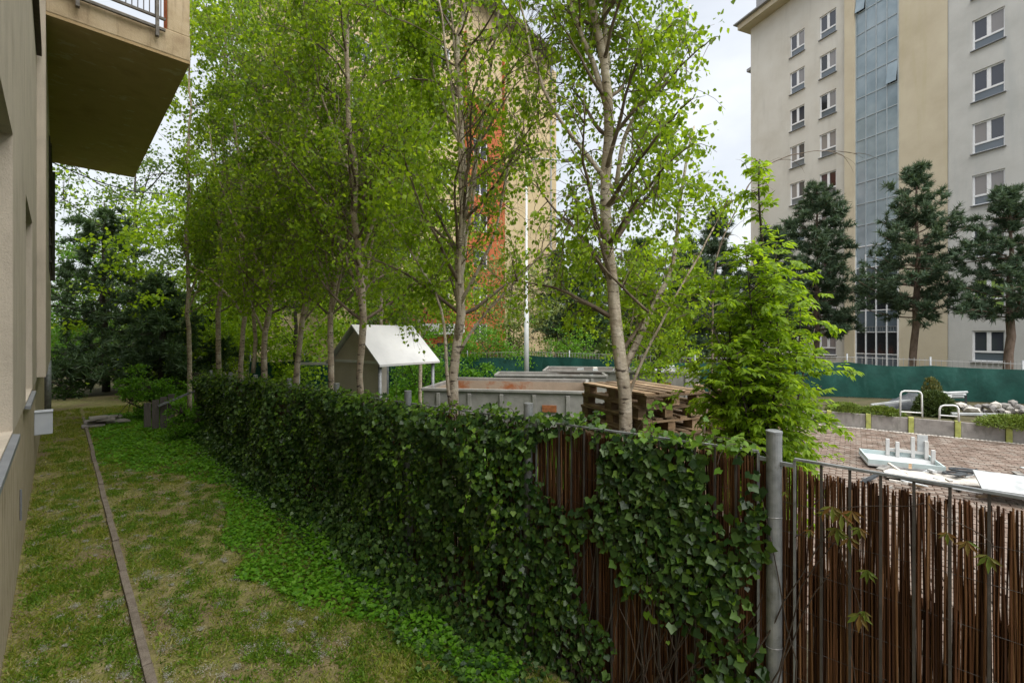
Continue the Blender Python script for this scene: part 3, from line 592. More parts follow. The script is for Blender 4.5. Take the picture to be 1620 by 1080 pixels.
def bulge(y, z):
    b = np.where(y > 2.5, .19+.13*noise2(y, z, 1.9, 21)+.07*noise2(y, z, 5.5, 22)+np.clip(.45-z, 0, .45)*.75*np.clip((y-2.2)/1.5, 0, 1), .07+.04*noise2(y, z, 4, 23)); t = np.clip((y-2.2)/.8, 0, 1); return np.maximum(.04, b*(.4+.6*t))
def ivy_points(n, ylo, yhi, size):
    y = ylo+(yhi-ylo)*rng.random(n); top = np.where(y < .8, 1.95, 1.96-.03*(y-.8))+.05+.06*noise2(y, y*0, 3, 31)+.05*noise2(y, y*0, 9, 32)-np.where(y > 2.6, .02, .02); z = top*rng.random(n)**.93
    keep = rng.random(n) < ivy_density(y, z); y, z = y[keep], z[keep]; n = len(y)
    b = bulge(y, z); dep = rng.random(n)**1.6; x = XF-.02-b*(1-dep*.75); over = np.clip((z-(np.where(y < .8, 1.95, 1.96-.03*(y-.8))-.12))/.15, 0, 1)
    x = x+over*rng.random(n)*(b+.14); P = np.stack([x, y, z+.0*x], 1)
    tip = np.stack([-.4+rng.normal(0, .45, n), rng.normal(0, .6, n), -.7+rng.normal(0, .45, n)], 1); nr = np.stack([-1+rng.normal(0, .5, n), rng.normal(0, .6, n), .65+rng.normal(0, .5, n)], 1)
    nr[:, 2] += over*1.5
    return P, tip, nr, size*(.45+.7*rng.random(n)**1.4), z, over
P1 = ivy_points(17500, .76, 4.6, .062); P2 = ivy_points(24000, 4.6, 9, .066); P3 = ivy_points(18000, 9, 14.1, .075)
P = np.concatenate([a[0] for a in (P1, P2, P3)]); T = np.concatenate([a[1] for a in (P1, P2, P3)]); N = np.concatenate([a[2] for a in (P1, P2, P3)]); Sz = np.concatenate([a[3] for a in (P1, P2, P3)])
ov = np.concatenate([a[5] for a in (P1, P2, P3)]); young = rng.random(len(P)) < (.08+.35*ov+.4*np.clip(noise2(P[:, 1], P[:, 2], 2.6, 41), 0, 1)*np.clip(P[:, 2], .2, 1.2))
add_foliage(ivy, P[~young], T[~young], N[~young], Sz[~young], 'ivy', M['ivy'], 200)
add_foliage(ivy, P[young], T[young], N[young], Sz[young]*.85, 'ivy', M['ivy_new'], 100, name='young_foliage')
sp_, st_, sn_, sz_ = [], [], [], []; tws = Tubes()
for k in range(210):   # loose strands that stick up over the rail or trail outwards
    y = .85+13*rng.random()**1.25; up_s = rng.random() < .5 or y < 2.4; z = ftop(y)+.02 if up_s else rng.uniform(.5, 1.8); x = XF-.03-float(bulge(np.array([y]), np.array([z]))[0])*(.3 if up_s else .95)
    if y < 2.6 and (not up_s or k % 3 or 1.6 < y < 2.3): continue
    g = wander((x, y, z), (rng.normal(-.5, .5), rng.normal(0, .6), rng.uniform(.3, 1) if up_s else -.3), rng.uniform(.12, .38), 6, (0, -.5), .12); tws.add(g, np.linspace(.003, .0012, 7), 3)
    for m in range(10): pp, d = at(g, rng.random()); sp_.append(pp+rng.normal(0, .015, 3)); st_.append(d+rng.normal(0, .6, 3)+[0, 0, -.3]); sn_.append(np.array([-.6, 0, .8])+rng.normal(0, .4, 3)); sz_.append(rng.uniform(.02, .05))
tws.build('trailing_stems', M['twig'], ivy)['kind'] = 'stuff'
add_foliage(ivy, np.array(sp_), np.array(st_), np.array(sn_), np.array(sz_), 'ivy', M['ivy_new'], 0, name='trailing_foliage')
tw = Tubes()
for k in range(130):
    y = rng.uniform(.8, 9) if k > 40 else rng.uniform(.8, 3); q = wander((XF-.03, y, .05), (-.05, rng.normal(0, .4), 1), rng.uniform(.9, 1.9), 10, (.15, .15), .16); q[:, 0] = XF-.03-.03*rng.random(len(q)); q[:, 2] = np.minimum(q[:, 2], 1.9)
    tw.add(q, np.linspace(.006, .002, 11), 4)
tw.build('stems', M['twig'], ivy)['kind'] = 'stuff'
# creeper (five-lobed leaves) on the reed screen
cre = thing('creeper', 'thin creeper with reddish and olive five-fingered leaves on the reed screen beside the post', 'creeper', (XF-.03, .3, 0))
tw = Tubes(); cp = []
for (y0, z0, y1, z1) in ((.44, 1.72, .34, 1.0), (.44, 1.75, .12, 1.86), (.12, 1.86, -.1, 1.72), (.36, 1.3, .42, .6), (.5, 1.8, .62, 1.55)):
    q = np.array([(XF-.035-.01*math.sin(t*9), y0+(y1-y0)*t+.02*math.sin(t*7), z0+(z1-z0)*t) for t in np.linspace(0, 1, 10)]); tw.add(q, .0018, 4)
tw.build('stems', M['twig'], cre)['kind'] = 'stuff'
P = []; T = []; Sz = []
for (y, z, s) in ((.43, 1.74, .10), (.39, 1.76, .085), (.47, 1.76, .09), (.5, 1.73, .06), (.36, 1.69, .07), (.33, 1.5, .075), (.36, 1.28, .095), (.34, 1.3, .05), (.31, .93, .12), (.44, .86, .055), (.41, .58, .06), (-.0, 1.74, .07), (-.06, 1.7, .08), (.06, 1.76, .06), (.56, 1.62, .05), (.45, 1.66, .09), (.4, 1.63, .08), (.67, 1.78, .04)):
    for f in range(5):
        a_ = -1.15+f*.575+rng.normal(0, .08); P.append((XF-.05-rng.random()*.02, y, z)); T.append((-.35, math.sin(a_), -math.cos(a_)*.8-.1)); Sz.append(s*.9*(1-.14*abs(f-2)))
P, T, Sz = map(np.array, (P, T, Sz)); add_foliage(cre, P, T, np.tile([-1, 0, .4], (len(P), 1))+rng.normal(0, .2, P.shape), Sz, 'slim', M['creeper'], len(P)-1, part_name='leaflet')

# ------------------------------------------------------------------ lawn cover
n = 300000; yy = 1.9+20*rng.random(n)**1.8; xx = -.28+(2.9)*rng.random(n)
cov = .45+.75*noise2(xx, yy, 2.6, 51)+.5*noise2(xx, yy, 9, 52)+.2*noise2(xx, yy, 22, 55); brown = np.exp(-((yy-9.2-.9*(xx-1.5))/1.2)**2)*np.clip((xx-.7)*2, 0, 1)*.55; kd = np.abs(xx-(.5+(yy-4.3)*.006)) < .05
keep = (rng.random(n) < np.clip(cov-brown, .08, 1)) & ~kd; xx, yy = xx[keep], yy[keep]; n = len(xx)
P = np.stack([xx, yy, lawn_z(xx, yy)-.002], 1); T = np.stack([rng.normal(0, .75, n), rng.normal(0, .75, n), np.full(n, .75)], 1); N = rng.normal(0, 1, (n, 3))
hh = (.022+.034*rng.random(n)**2)*(1+.35*noise2(xx, yy, 6, 53))*(1+yy*.03)
LEAF['blade'] = (np.array([(-.07, 0, 0), (.07, 0, 0), (.0, 1, .12)]), np.array([(0, 1, 2)]))
me = leaves_mesh('grass', P, T, N, hh, 'blade', M['grass'], np.zeros(3), 2.0); tag(link('grass', me), 'short patchy lawn grass with moss and bare soil between house and hedge', 'grass', kind='stuff')
# longer tufts
# weeds: bright ground cover
n = 60000; yy = 2.4+17*rng.random(n)**1.5; xx = .55+2.1*rng.random(n)
edge = np.where(yy < 8, 1.62+.15*np.sin(yy*2.1)-.1*(yy-5)*(yy > 5)*0, np.where(yy < 11, 1.75, .62)); edge = np.interp(yy, [2.4, 3.4, 4.6, 5.5, 6.5, 7.5, 9, 10.2, 11.2, 12, 19], [2.1, 2.05, 1.72, 1.5, 1.5, 1.75, 1.9, 1.6, 1.0, .62, .62])+.13*noise2(xx, yy, 4, 61)
keep = (xx > edge) & (rng.random(n) < np.clip(.75+.6*noise2(xx, yy, 3, 62), .1, 1)) & (xx < 2.45+.2*noise2(yy, yy*0, 3, 63)); xx, yy = xx[keep], yy[keep]; n = len(xx)
hz = .02+.075*np.clip((xx-edge[keep])*2.5, 0, 1)*rng.random(n)+.03*noise2(xx, yy, 4, 64).clip(0, 1)
P = np.stack([xx, yy, hz], 1); T = rng.normal(0, .8, (n, 3)); T[:, 2] = rng.normal(-.05, .3, n); N = np.stack([rng.normal(0, .4, n), rng.normal(0, .4, n), np.ones(n)], 1)
me = leaves_mesh('weeds', P, T, N, (.026+.02*rng.random(n))*(1+yy*.03), 'birch', M['weed'], np.zeros(3), 1.35); tag(link('weeds', me), 'bright green low weeds spreading along the foot of the ivy hedge', 'ground cover', kind='stuff')
# dark ground ivy at hedge foot
n = 9000; yy = 2.2+12*rng.random(n); xx = 2.2+.5*rng.random(n)-.25*rng.random(n)**2; P = np.stack([xx, yy, .02+.06*rng.random(n)], 1); T = rng.normal(0, .8, (n, 3)); T[:, 2] *= .3; N = np.stack([rng.normal(0, .4, n), rng.normal(0, .4, n), np.ones(n)], 1)
me = leaves_mesh('ground_ivy', P, T, N, .03+.02*rng.random(n), 'ivy', M['ivy'], np.zeros(3)); tag(link('ground_ivy', me), 'dark low ivy leaves covering the soil under the hedge', 'ground cover', kind='stuff')
M['tuft'] = leafmat('tuft_leaf', [(.07, .15, .012), (.11, .21, .016), (.17, .26, .03)], .4)
# moss/clover tufts scattered
n = 60000; cy = 2.2+13*rng.random(420)**1.4; cx = -.2+2.4*rng.random(420); ci = rng.integers(0, 420, n); xx = cx[ci]+rng.normal(0, .05, n); yy = cy[ci]+rng.normal(0, .07, n); kd = np.abs(xx-.52) < .06; xx, yy = xx[~kd], yy[~kd]; n = len(xx); ok = xx > -.29; xx, yy = xx[ok], yy[ok]; n = len(xx)
P = np.stack([xx, yy, lawn_z(xx, yy)+.01*rng.random(n)], 1); T = rng.normal(0, .6, (n, 3)); T[:, 2] = .5; N = rng.normal(0, 1, (n, 3))+np.array([0, 0, .8])
me = leaves_mesh('clover', P, T, N, .018+.03*rng.random(n), 'lance', M['tuft'], np.zeros(3)); tag(link('clover', me), 'small tufts of clover and moss scattered through the lawn', 'ground cover', kind='stuff')
# seed fluff clumps and fallen leaves
n = 42000; K = 230; cy = 3.7+9*rng.random(K)**1.6; cx = -.2+2.0*rng.random(K)**1.2; sp = rng.uniform(.008, .045, K); ci = rng.integers(0, K, n); P = np.stack([cx[ci]+rng.normal(0, 1, n)*sp[ci], cy[ci]+rng.normal(0, 1, n)*sp[ci]*1.3, np.zeros(n)], 1)
P[:, 2] = lawn_z(P[:, 0], P[:, 1])+.012+.008*rng.random(n); kd = (np.abs(P[:, 0]-.52) > .05) & (P[:, 0] > -.28); P = P[kd]; n = len(P); T = rng.normal(0, 1, (n, 3)); N = np.stack([rng.normal(0, .5, n), rng.normal(0, .5, n), np.ones(n)], 1)
me = leaves_mesh('seed_fluff', P, T, N, .005+.006*rng.random(n), 'simple', M['fluff'], np.zeros(3)); tag(link('seed_fluff', me), 'pale clumps of seed fluff lying in the lawn grass', 'fluff', kind='stuff')
n = 7000; xx = -.27+2.7*rng.random(n); yy = 3.6+10*rng.random(n)**1.5; P = np.stack([xx, yy, lawn_z(xx, yy)+.008+.012*rng.random(n)], 1); T = rng.normal(0, 1, (n, 3)); T[:, 2] *= .2; N = np.stack([rng.normal(0, .4, n), rng.normal(0, .4, n), np.ones(n)], 1)
M['litter'] = leafmat('dry_litter', [(.1, .07, .045), (.2, .15, .1), (.3, .26, .2)], 0)
me = leaves_mesh('leaf_litter', P, T, N, .01+.018*rng.random(n), 'lance', M['litter'], np.zeros(3)); tag(link('leaf_litter', me), 'dry brown leaf litter and twigs strewn over the lawn', 'leaf litter', kind='stuff')

# ------------------------------------------------------------------ birches
GB = 'birches in a row behind the ivy fence'
def pt(u, D, v, r): p = U(u, D, v); return (p[0], p[1], p[2], r)
def base(u, D): p = U(u, D); return (p[0], p[1], 0)
D = 3.85
def tr_(lst): 
    b = lst[0]; p = U(b[0], b[1]); return [(p[0], p[1], -.05, b[3])]+[pt(*q) for q in lst]
birch('nearest birch, pale scarred trunk forking low beside the stack of pallets',
      tr_([(988, D, 690, .080), (982, D, 600, .078), (972, D, 500, .072), (966, D, 400, .070), (968, D, 300, .067), (962, D, 200, .06), (948, D, 110, .052), (935, D, 0, .045), (930, D-.05, -160, .035), (925, D, -420, .012)]),
      [[pt(985, D, 590, .042), pt(1005, D+.05, 535, .040), pt(1045, D+.1, 470, .034), pt(1060, D+.1, 440, .026), pt(1075, D+.2, 330, .02), pt(1100, D+.25, 200, .012)],
       [pt(985, D-.02, 655, .020), pt(1000, D-.05, 600, .018), pt(1030, D-.05, 530, .015), pt(1080, D-.1, 450, .012), pt(1130, D-.1, 360, .008)],
       [pt(968, D, 300, .03), pt(930, D-.05, 245, .024), pt(880, D-.1, 180, .018), pt(840, D-.1, 90, .014), pt(820, D-.1, -20, .01)],
       [pt(962, D, 180, .04), pt(940, D, 100, .03), pt(905, D, 20, .025), pt(890, D, -80, .015)],
       [pt(975, D, 290, .03), pt(990, D+.1, 200, .022), pt(1060, D+.2, 110, .016), pt(1090, D+.2, 10, .01)],
       [pt(962, D, 110, .035), pt(958, D+.05, 20, .028), pt(965, D+.1, -120, .016)]],
      46, 1.25, (2.4, 6.6), .042, 26000, M['birch_leaf'], GB, 300, bias=(.08, -.08), droop=1.1)
D = 5.35
birch('second birch from the right, thin secondary stem at its foot, branches spread like a vase',
      tr_([(718, D, 640, .085), (718, D, 560, .082), (728, D, 470, .075), (738, D, 400, .066), (735, D, 300, .056), (722, D, 220, .05), (722, D, 120, .042), (735, D, 20, .036), (745, D, -120, .028), (740, D, -330, .01)]),
      [[pt(712, D-.1, 640, .03), pt(703, D-.1, 600, .028), pt(706, D-.1, 520, .022), pt(700, D-.1, 470, .02), pt(660, D-.1, 410, .016), pt(610, D-.1, 340, .01)],
       [pt(725, D, 560, .028), pt(760, D, 500, .02), pt(830, D-.1, 430, .015), pt(900, D-.1, 350, .009)],
       [pt(728, D, 480, .03), pt(768, D, 410, .024), pt(800, D, 300, .018), pt(830, D, 180, .012), pt(850, D, 60, .008)],
       [pt(735, D, 240, .03), pt(700, D, 180, .024), pt(680, D, 80, .018), pt(660, D, -60, .012)],
       [pt(724, D, 120, .026), pt(716, D, 40, .02), pt(705, D, -100, .012)]],
      46, 1.6, (2.5, 7.6), .052, 30000, M['birch_leaf'], GB, 0, droop=1.2)
D = 7.0
birch('third birch, straight trunk passing just in front of the white shelter roof',
      tr_([(572, D, 600, .09), (574, D, 560, .088), (572, D, 470, .085), (567, D, 380, .08), (560, D, 290, .075), (552, D, 190, .065), (550, D, 100, .055), (545, D, -60, .04), (540, D, -250, .012)]),
      [[pt(572, D, 400, .035), pt(600, D, 330, .03), pt(640, D, 270, .022), (*U(690, D, 190), .014)], [pt(560, D, 290, .035), pt(530, D, 220, .028), pt(500, D, 120, .02), pt(480, D, 0, .012)]],
      44, 1.9, (2.6, 8.8), .066, 19000, M['birch_leaf'], GB, droop=1.2)
D = 7.9
birch('fourth birch, slim pale stem just left of the shelter gable',
      tr_([(522, D, 600, .085), (522, D, 540, .082), (530, D, 460, .078), (533, D, 370, .07), (532, D, 280, .062), (528, D, 200, .052), (515, D, 80, .04), (510, D, -80, .025), (508, D, -200, .01)]),
      [[pt(528, D, 480, .03), pt(500, D, 400, .026), pt(470, D, 320, .02), pt(450, D, 220, .012)]],
      40, 1.9, (2.6, 9), .07, 16000, M['birch_leaf'], GB, droop=1.2)
D = 8.9
birch('fifth birch, trunk leaning right above the white tubular frame',
      tr_([(465, D, 605, .09), (472, D, 560, .085), (485, D, 490, .078), (488, D, 420, .07), (492, D, 340, .06), (490, D, 230, .05), (480, D, 80, .035), (478, D, -90, .012)]),
      [[pt(482, D, 500, .045), pt(500, D, 440, .036), pt(515, D, 400, .03), pt(540, D, 300, .018)]],
      38, 2.1, (2.5, 9), .076, 15000, M['birch_leaf2'], GB, droop=1.1)
D = 10.3
birch('sixth birch, two crooked stems crossing at its fork',
      tr_([(418, D, 590, .10), (420, D, 540, .095), (420, D, 480, .09), (432, D, 440, .085), (440, D, 400, .07), (436, D, 330, .065), (425, D, 200, .05), (410, D, 40, .03), (405, D, -60, .012)]),
      [[pt(400, D, 590, .06), pt(405, D, 520, .055), pt(400, D, 440, .045), pt(395, D, 350, .035), pt(380, D, 250, .02)], [pt(430, D, 450, .05), pt(400, D-.2, 400, .035), pt(350, D-.3, 310, .02), pt(330, D-.3, 200, .012)]],
      40, 2.4, (2.6, 9.8), .084, 14000, M['birch_leaf'], GB, droop=1.1)
D = 11.6
birch('seventh and last birch, low limb reaching left toward the dark spruce',
      tr_([(382, D, 592, .10), (384, D, 540, .09), (386, D, 480, .08), (388, D, 400, .07), (380, D, 300, .06), (372, D, 180, .045), (365, D, 40, .02), (360, D, -30, .01)]),
      [[pt(385, D, 500, .05), pt(365, D, 470, .04), pt(330, D, 435, .03), pt(300, D, 420, .015)]],
      40, 2.4, (2.6, 10.4), .088, 14000, M['birch_leaf2'], GB, droop=1.1)
GB2 = 'birches further back behind the row'
birch('slender birch further back, seen between the fifth and third trunks', tr_([(600, 12.5, 590, .09), (605, 12.5, 400, .07), (600, 12.5, 150, .04), (600, 12.5, -40, .01)]), [], 34, 2.5, (2, 11.5), .11, 15000, M['birch_leaf2'], GB2)
birch('pale birch further back, just left of the lamp post', tr_([(665, 15, 590, .1), (660, 15, 400, .08), (670, 15, 180, .04), (670, 15, 60, .01)]), [], 34, 2.4, (2, 11.5), .12, 12000, M['birch_leaf'], GB2)
birch('birch further back rising above the dark spruce tip', tr_([(300, 15, 600, .11), (296, 15, 400, .09), (300, 15, 150, .05), (305, 15, -20, .01)]), [], 38, 2.7, (3, 13.5), .12, 15000, M['birch_leaf'], GB2)
birch('birch further back above the gap right of the balcony corner', tr_([(345, 12.8, 600, .11), (350, 12.8, 350, .08), (355, 12.8, 50, .04), (355, 12.8, -90, .01)]), [], 36, 2.3, (3, 13.3), .10, 15000, M['birch_leaf'], GB2)
# dead arching branch from the young tree side
# ------------------------------------------------------------------ bright young tree behind the fence
def young_tree():
    D = 3.55; b = U(1205, D); root = thing('young_tree', 'bright lime green young tree with a pointed leader behind the steel post', 'tree', (b[0], b[1], 0)); tw = Tubes(); LP = []; LD = []
    lead = [(b[0], b[1], 0, .022), pt(1203, D, 560, .018), pt(1208, D, 400, .012), pt(1206, D, 250, .004)]; Q, R = resample(lead, 20); MB().tube(Q, R, 7).build('trunk', M['dark_bark'], root, smooth=True)
    stems = [(Q, R)]
    for (u1, v1, dd) in ((1150, 430, .1), (1258, 430, .1), (1120, 500, -.1), (1290, 520, .2), (1180, 380, -.15), (1235, 380, .0), (1170, 560, -.3), (1240, 590, -.3), (1110, 600, .1), (1300, 610, .1), (1140, 520, .15), (1165, 470, .2), (1225, 470, -.2), (1270, 480, -.1), (1195, 430, .25)):
        q, r = resample([(b[0]+rng.normal(0, .03), b[1]+rng.normal(0, .03), 0, .011), pt((1205+u1)/2+rng.normal(0, 8), D+dd*.6, 610, .008), pt(u1, D+dd, v1, .003)], 12); MB().tube(q, r, 5).build('stem', M['dark_bark'], root, smooth=True); stems.append((q, r))
    def env(z):   # crown radius by height
        return np.interp(z, [1.2, 1.7, 2.1, 2.7, 3.05, 3.3, 3.6, 4.0], [.46, .64, .68, .52, .42, .22, .17, .08])
    for si, (q, r) in enumerate(stems):
        for k in range(84 if si == 0 else 34):
            t = rng.uniform(.3, 1); p, d = at(q, t)
            if p[2] < 1.1: continue
            az = rng.uniform(0, 6.28); e_ = env(p[2]); off = np.hypot(p[0]-b[0], p[1]-b[1]); ll = np.clip((e_-off*.7), .12, .5)*rng.uniform(.5, 1.05)
            g = wander(p, (math.cos(az), math.sin(az), .9), ll, 5, (.0, -.45), .10); tw.add(g, np.linspace(.004, .0015, 6), 3)
            for m in range(max(4, int(ll*24))):
                pp, d3 = at(g, rng.uniform(.2, 1)); a2 = unit(d3+rng.normal(0, .6, 3)*np.array([1, 1, .4])); pl = rng.uniform(.04, .085); ce = pp+a2*pl
                for f in range(5):   # compound leaf
                    sgn = (-1, 1, -1, 1, 0)[f]; bs = pp+a2*pl*(.35, .35, .8, .8, 1)[f]+0; side = unit(np.cross(a2, [0, 0, 1])); LP.append(bs); LD.append(a2*(.75 if f < 4 else 1.2)+side*sgn*.85+np.array([0, 0, -.5]))
    P = np.array(LP); T = np.array(LD); N = rng.normal(0, .35, P.shape)+np.array([0, 0, 1]); tw.build('twigs', M['dark_bark'], root)['kind'] = 'stuff'
    N[:, :2] += rng.normal(0, .35, (len(P), 2)); add_foliage(root, P, T, N, rng.uniform(.034, .068, len(P)), 'lance2', M['lime_leaf'], 300)
LEAF['lance2'] = (np.array([(0,0,0),(-.24,.4,.06),(0,1,-.14),(.24,.4,.06)]), np.array([(0,1,2),(0,2,3)]))
young_tree()
db = thing('bare_branch', 'bare arching grey branch in front of the tower above the lime green tree', 'branch', tuple(U(1130, 6.5))); db['label'] = 'bare arching grey branch rising above the lime green tree in front of the tower'
tw = Tubes()
main = [U(1112, 6.5), U(1120, 6.5, 600), U(1135, 6.5, 400), U(1165, 6.5, 310), U(1200, 6.5, 262), U(1250, 6.5, 238), U(1300, 6.5, 236), U(1350, 6.5, 245)]; q, _ = resample([(*p, .01) for p in main], 24); tw.add(q, np.linspace(.022, .003, 24), 5)
for k in range(26):
    p, d = at(q, rng.uniform(.4, 1)); g = wander(p, d+rng.normal(0, .5, 3), rng.uniform(.2, .7), 6, (-.05, -.3), .1); tw.add(g, np.linspace(.005, .0015, 7), 3)
tw.build('branch_wood', M['birch_limb'], db)

# ------------------------------------------------------------------ pallets
def pallet(label, c, ax, ay, z, group):
    c = np.array([c[0], c[1], z]); t = thing('pallet', label, 'pallet', tuple(c), group); up = np.array([0, 0, 1.])
    for k in range(5): MB().obox(c+ay*(-.345+k*.1725)*1.0+up*.133, ax, ay, up, 1.2, (.14, .1, .14, .1, .14)[k], .022).build('top_board', M['pallet'], t)
    for k in range(3): MB().obox(c+ax*(-.545+k*.545)+up*.111, ax, ay, up, .14, .8, .02).build('cross_board', M['pallet'], t)
    for i in (-1, 0, 1):
        for j in (-1, 0, 1): MB().obox(c+ax*i*.53+ay*j*.345+up*.061, ax, ay, up, .14, .1 if j else .1, .078).build('block', M['pallet'], t)
    for j in (-1, 0, 1): MB().obox(c+ay*j*.345+up*.011, ax, ay, up, 1.2, .1, .02).build('bottom_board', M['pallet'], t)
    return t
N_, L_, R_ = C(1.42, 4.75), C(.90, 5.85), C(2.10, 5.15)
ax0 = unit(L_-N_); ay0 = np.array([-ax0[1], ax0[0], 0]); ay0 = ay0 if ay0@(R_-N_) > 0 else -ay0; pc = N_+ax0*.6+ay0*.4
order = ['topmost', 'second from the top', 'third from the top', 'fourth from the top', 'fifth from the top', 'sixth from the top']
z = 1.85
for k in range(13):
    an = rng.normal(0, .025)+(.05 if k in (1, 3) else 0); a1 = ax0*math.cos(an)+ay0*math.sin(an); a2 = -ax0*math.sin(an)+ay0*math.cos(an); off = ax0*rng.normal(0, .035)+ay0*rng.normal(0, .03)
    lab = f'wooden pallet {order[k]} in the tall stack behind the birch' if k < 6 else ('seventh', 'eighth', 'ninth', 'tenth', 'eleventh', 'twelfth', 'lowest')[k-6]+' pallet down in the tall stack, behind the fence and birch'
    pallet(lab, pc+off, a1, a2, z, 'pallets in the tall stack behind the birch'); z -= .146
pc2 = C(3.55, 7.3); z = 1.62
for k in range(6):
    an = rng.normal(.2, .08); a1 = ax0*math.cos(an)+ay0*math.sin(an); a2 = -ax0*math.sin(an)+ay0*math.cos(an)
    lab = ['wooden pallet on top of the farther stack behind the lime green tree', 'second pallet down in the farther stack behind the lime green tree'][k] if k < 2 else ('third', 'fourth', 'fifth', 'lowest')[k-2]+' pallet down in the farther stack behind the lime green tree'
    pallet(lab, pc2+ax0*rng.normal(0, .05), a1, a2, z, 'pallets in the farther stack'); z -= .146
MB().obox((pc2[0], pc2[1], .37), ax0, ay0, (0, 0, 1), 1.15, .78, .74).build('crate', M['pallet']); bpy.data.objects['crate']['label'] = 'wooden crate under the farther pallet stack behind the lime green tree'; bpy.data.objects['crate']['category'] = 'crate'

# ------------------------------------------------------------------ skips
def skip(label, a, b, wdt, ztop, zb=.25, ribs=5, inner='skip_in'):
    a = np.array(a, float); b = np.array(b, float); ax = unit(b-a); ay = np.array([-ax[1], ax[0], 0]); ay = ay if ay@C(0, 1) > 0 else -ay; l = np.linalg.norm(b-a)
    t = thing('skip', label, 'skip container', (a[0], a[1], 0), 'open skip containers in the yard'); up = np.array([0, 0, 1.]); zc = (ztop+zb)/2; hh_ = ztop-zb; a0 = np.array([a[0], a[1], 0])
    def wall(nm, c, L1, W1, m): MB().obox(c+up*zc, ax, ay, up, L1, W1, hh_).build(nm, M[m], t)
    wall('side_wall', a0+ax*l/2+ay*.02, l, .03, 'skip'); wall('side_wall', a0+ax*l/2+ay*(wdt-.02), l, .03, 'skip'); wall('end_wall', a0+ax*.016+ay*wdt/2, .03, wdt-.075, 'skip'); wall('end_wall', a0+ax*(l-.016)+ay*wdt/2, .03, wdt-.075, 'skip')
    MB().obox(a0+ax*l/2+ay*(wdt-.042)+up*(zc-.01), ax, ay, up, l-.1, .01, hh_-.04).build('inner_lining', M[inner], t); MB().obox(a0+ax*.037+ay*wdt/2+up*(zc-.01), ax, ay, up, .01, wdt-.12, hh_-.04).build('inner_lining', M[inner], t)
    MB().obox(a0+ax*l/2+ay*wdt/2+up*(zb+.02), ax, ay, up, l-.08, wdt-.1, .04).build('floor', M['rust'], t)
    r = MB()
    for s in (-.01, wdt+.01): r.obox(a0+ax*l/2+ay*s+up*(ztop+.03), ax, ay, up, l+.1, .09, .07)
    for s in (-.01, l+.01): r.obox(a0+ax*s+ay*wdt/2+up*(ztop+.031), ax, ay, up, .09, wdt-.1, .07)
    r.build('rim', M['skip'], t, bevel=.012)
    for k in range(ribs): MB().obox(a0+ax*(l*(k+.5)/ribs)-ay*.03+up*(zc-.02), ax, ay, up, .09, .06, hh_-.06).build('rib', M['skip'], t, bevel=.008)
    MB().obox(a0+ax*l/2-ay*.025+up*(zb+.42*hh_), ax, ay, up, l, .05, .06).build('belt', M['skip'], t)
    MB().obox(a0+ax*(l*.79)-ay*.02+up*(zb+.62*hh_), ax, ay, up, .34, .05, .16).build('rust_plate', M['rust'], t)
    sk = MB(); 
    for q in (.25, .75): sk.obox(a0+ax*l/2+ay*wdt*q+up*(zb/2), ax, ay, up, l, .1, zb)
    sk.build('skid', M['skip'], t); return t
skip('nearest grey open skip with rust streaks inside, left of the pallet stack', C(-2.22, 11.4), C(1.72, 10.7), 2.9, 1.22)
skip('second open skip in grey steel, just behind the nearest one', C(-.55, 15.3), C(3.1, 15.0), 1.2, 1.22, ribs=4, inner='skip')
skip('farthest pale grey skip below the green netting, with rubble on it', C(1.15, 16.4), C(6.4, 15.5), 2.0, 1.28, ribs=6, inner='conc')
rb = thing('debris_pile', 'white and grey rubble heaped in the farthest skip under the netting', 'rubble', tuple(C(5, 16.6)))
for k in range(40):
    c = C(rng.uniform(2.5, 6.2), rng.uniform(16, 17.2), rng.uniform(1.12, 1.32)); a1 = unit(rng.normal(0, 1, 3)); a2 = unit(np.cross(a1, [0, .1, 1])); a3 = np.cross(a1, a2)
    MB().obox(c, a1, a2, a3, rng.uniform(.1, .5), rng.uniform(.08, .25), rng.uniform(.03, .12)).build('chunk', M[('dirty_white', 'rock', 'sand', 'pale_blue')[k % 4]], rb)

# ------------------------------------------------------------------ shelter + white frame
sh = thing('shelter', 'small beige booth with a white gable roof and slim posts behind the hedge', 'shelter', tuple(U(600, 12)))
D0 = 12.0
# gable end faces left; ridge runs to the right and away
ga = U(527, 11.6); gb = U(601, 10.6); gdir = unit(gb-ga); rdir = np.array([-gdir[1], gdir[0], 0]); rdir = rdir if rdir@C(1, .6) > 0 else -rdir; GW = np.linalg.norm(gb-ga); RL = 1.75
ze, zr = 1.98, 2.86; mid = (ga+gb)/2
def lft(p, z): return np.array([p[0], p[1], z])
ovh = .12
def roofslab(p_e, p_r, name):
    b = MB(); n = .05; A = [lft(p_e-rdir*ovh, ze-.06), lft(p_e+rdir*(RL+ovh), ze-.06), lft(p_r+rdir*(RL+ovh), zr), lft(p_r-rdir*ovh, zr)]; b.add(A+[q-np.array([0, 0, n]) for q in A], [(0,1,2,3),(7,6,5,4),(0,4,5,1),(1,5,6,2),(2,6,7,3),(3,7,4,0)]); b.build(name, M['shelter_roof'], sh)
roofslab(ga-gdir*.14, mid, 'roof_slope'); roofslab(gb+gdir*.14, mid+gdir*.002, 'roof_slope')
def shift(q): return q
g = MB(); A = [lft(ga, 0), lft(gb, 0), lft(gb, ze), lft(mid, zr-.1), lft(ga, ze)]; g.add(A+[q+rdir*.06 for q in A], [(0,1,2,3,4),(9,8,7,6,5),(0,5,6,1),(1,6,7,2),(2,7,8,3),(3,8,9,4),(4,9,5,0)]); g.build('gable_wall', M['shelter'], sh)
MB().obox(lft(mid-rdir*.015, ze-.02), gdir, rdir, (0, 0, 1), GW, .03, .06).build('trim', M['white'], sh)
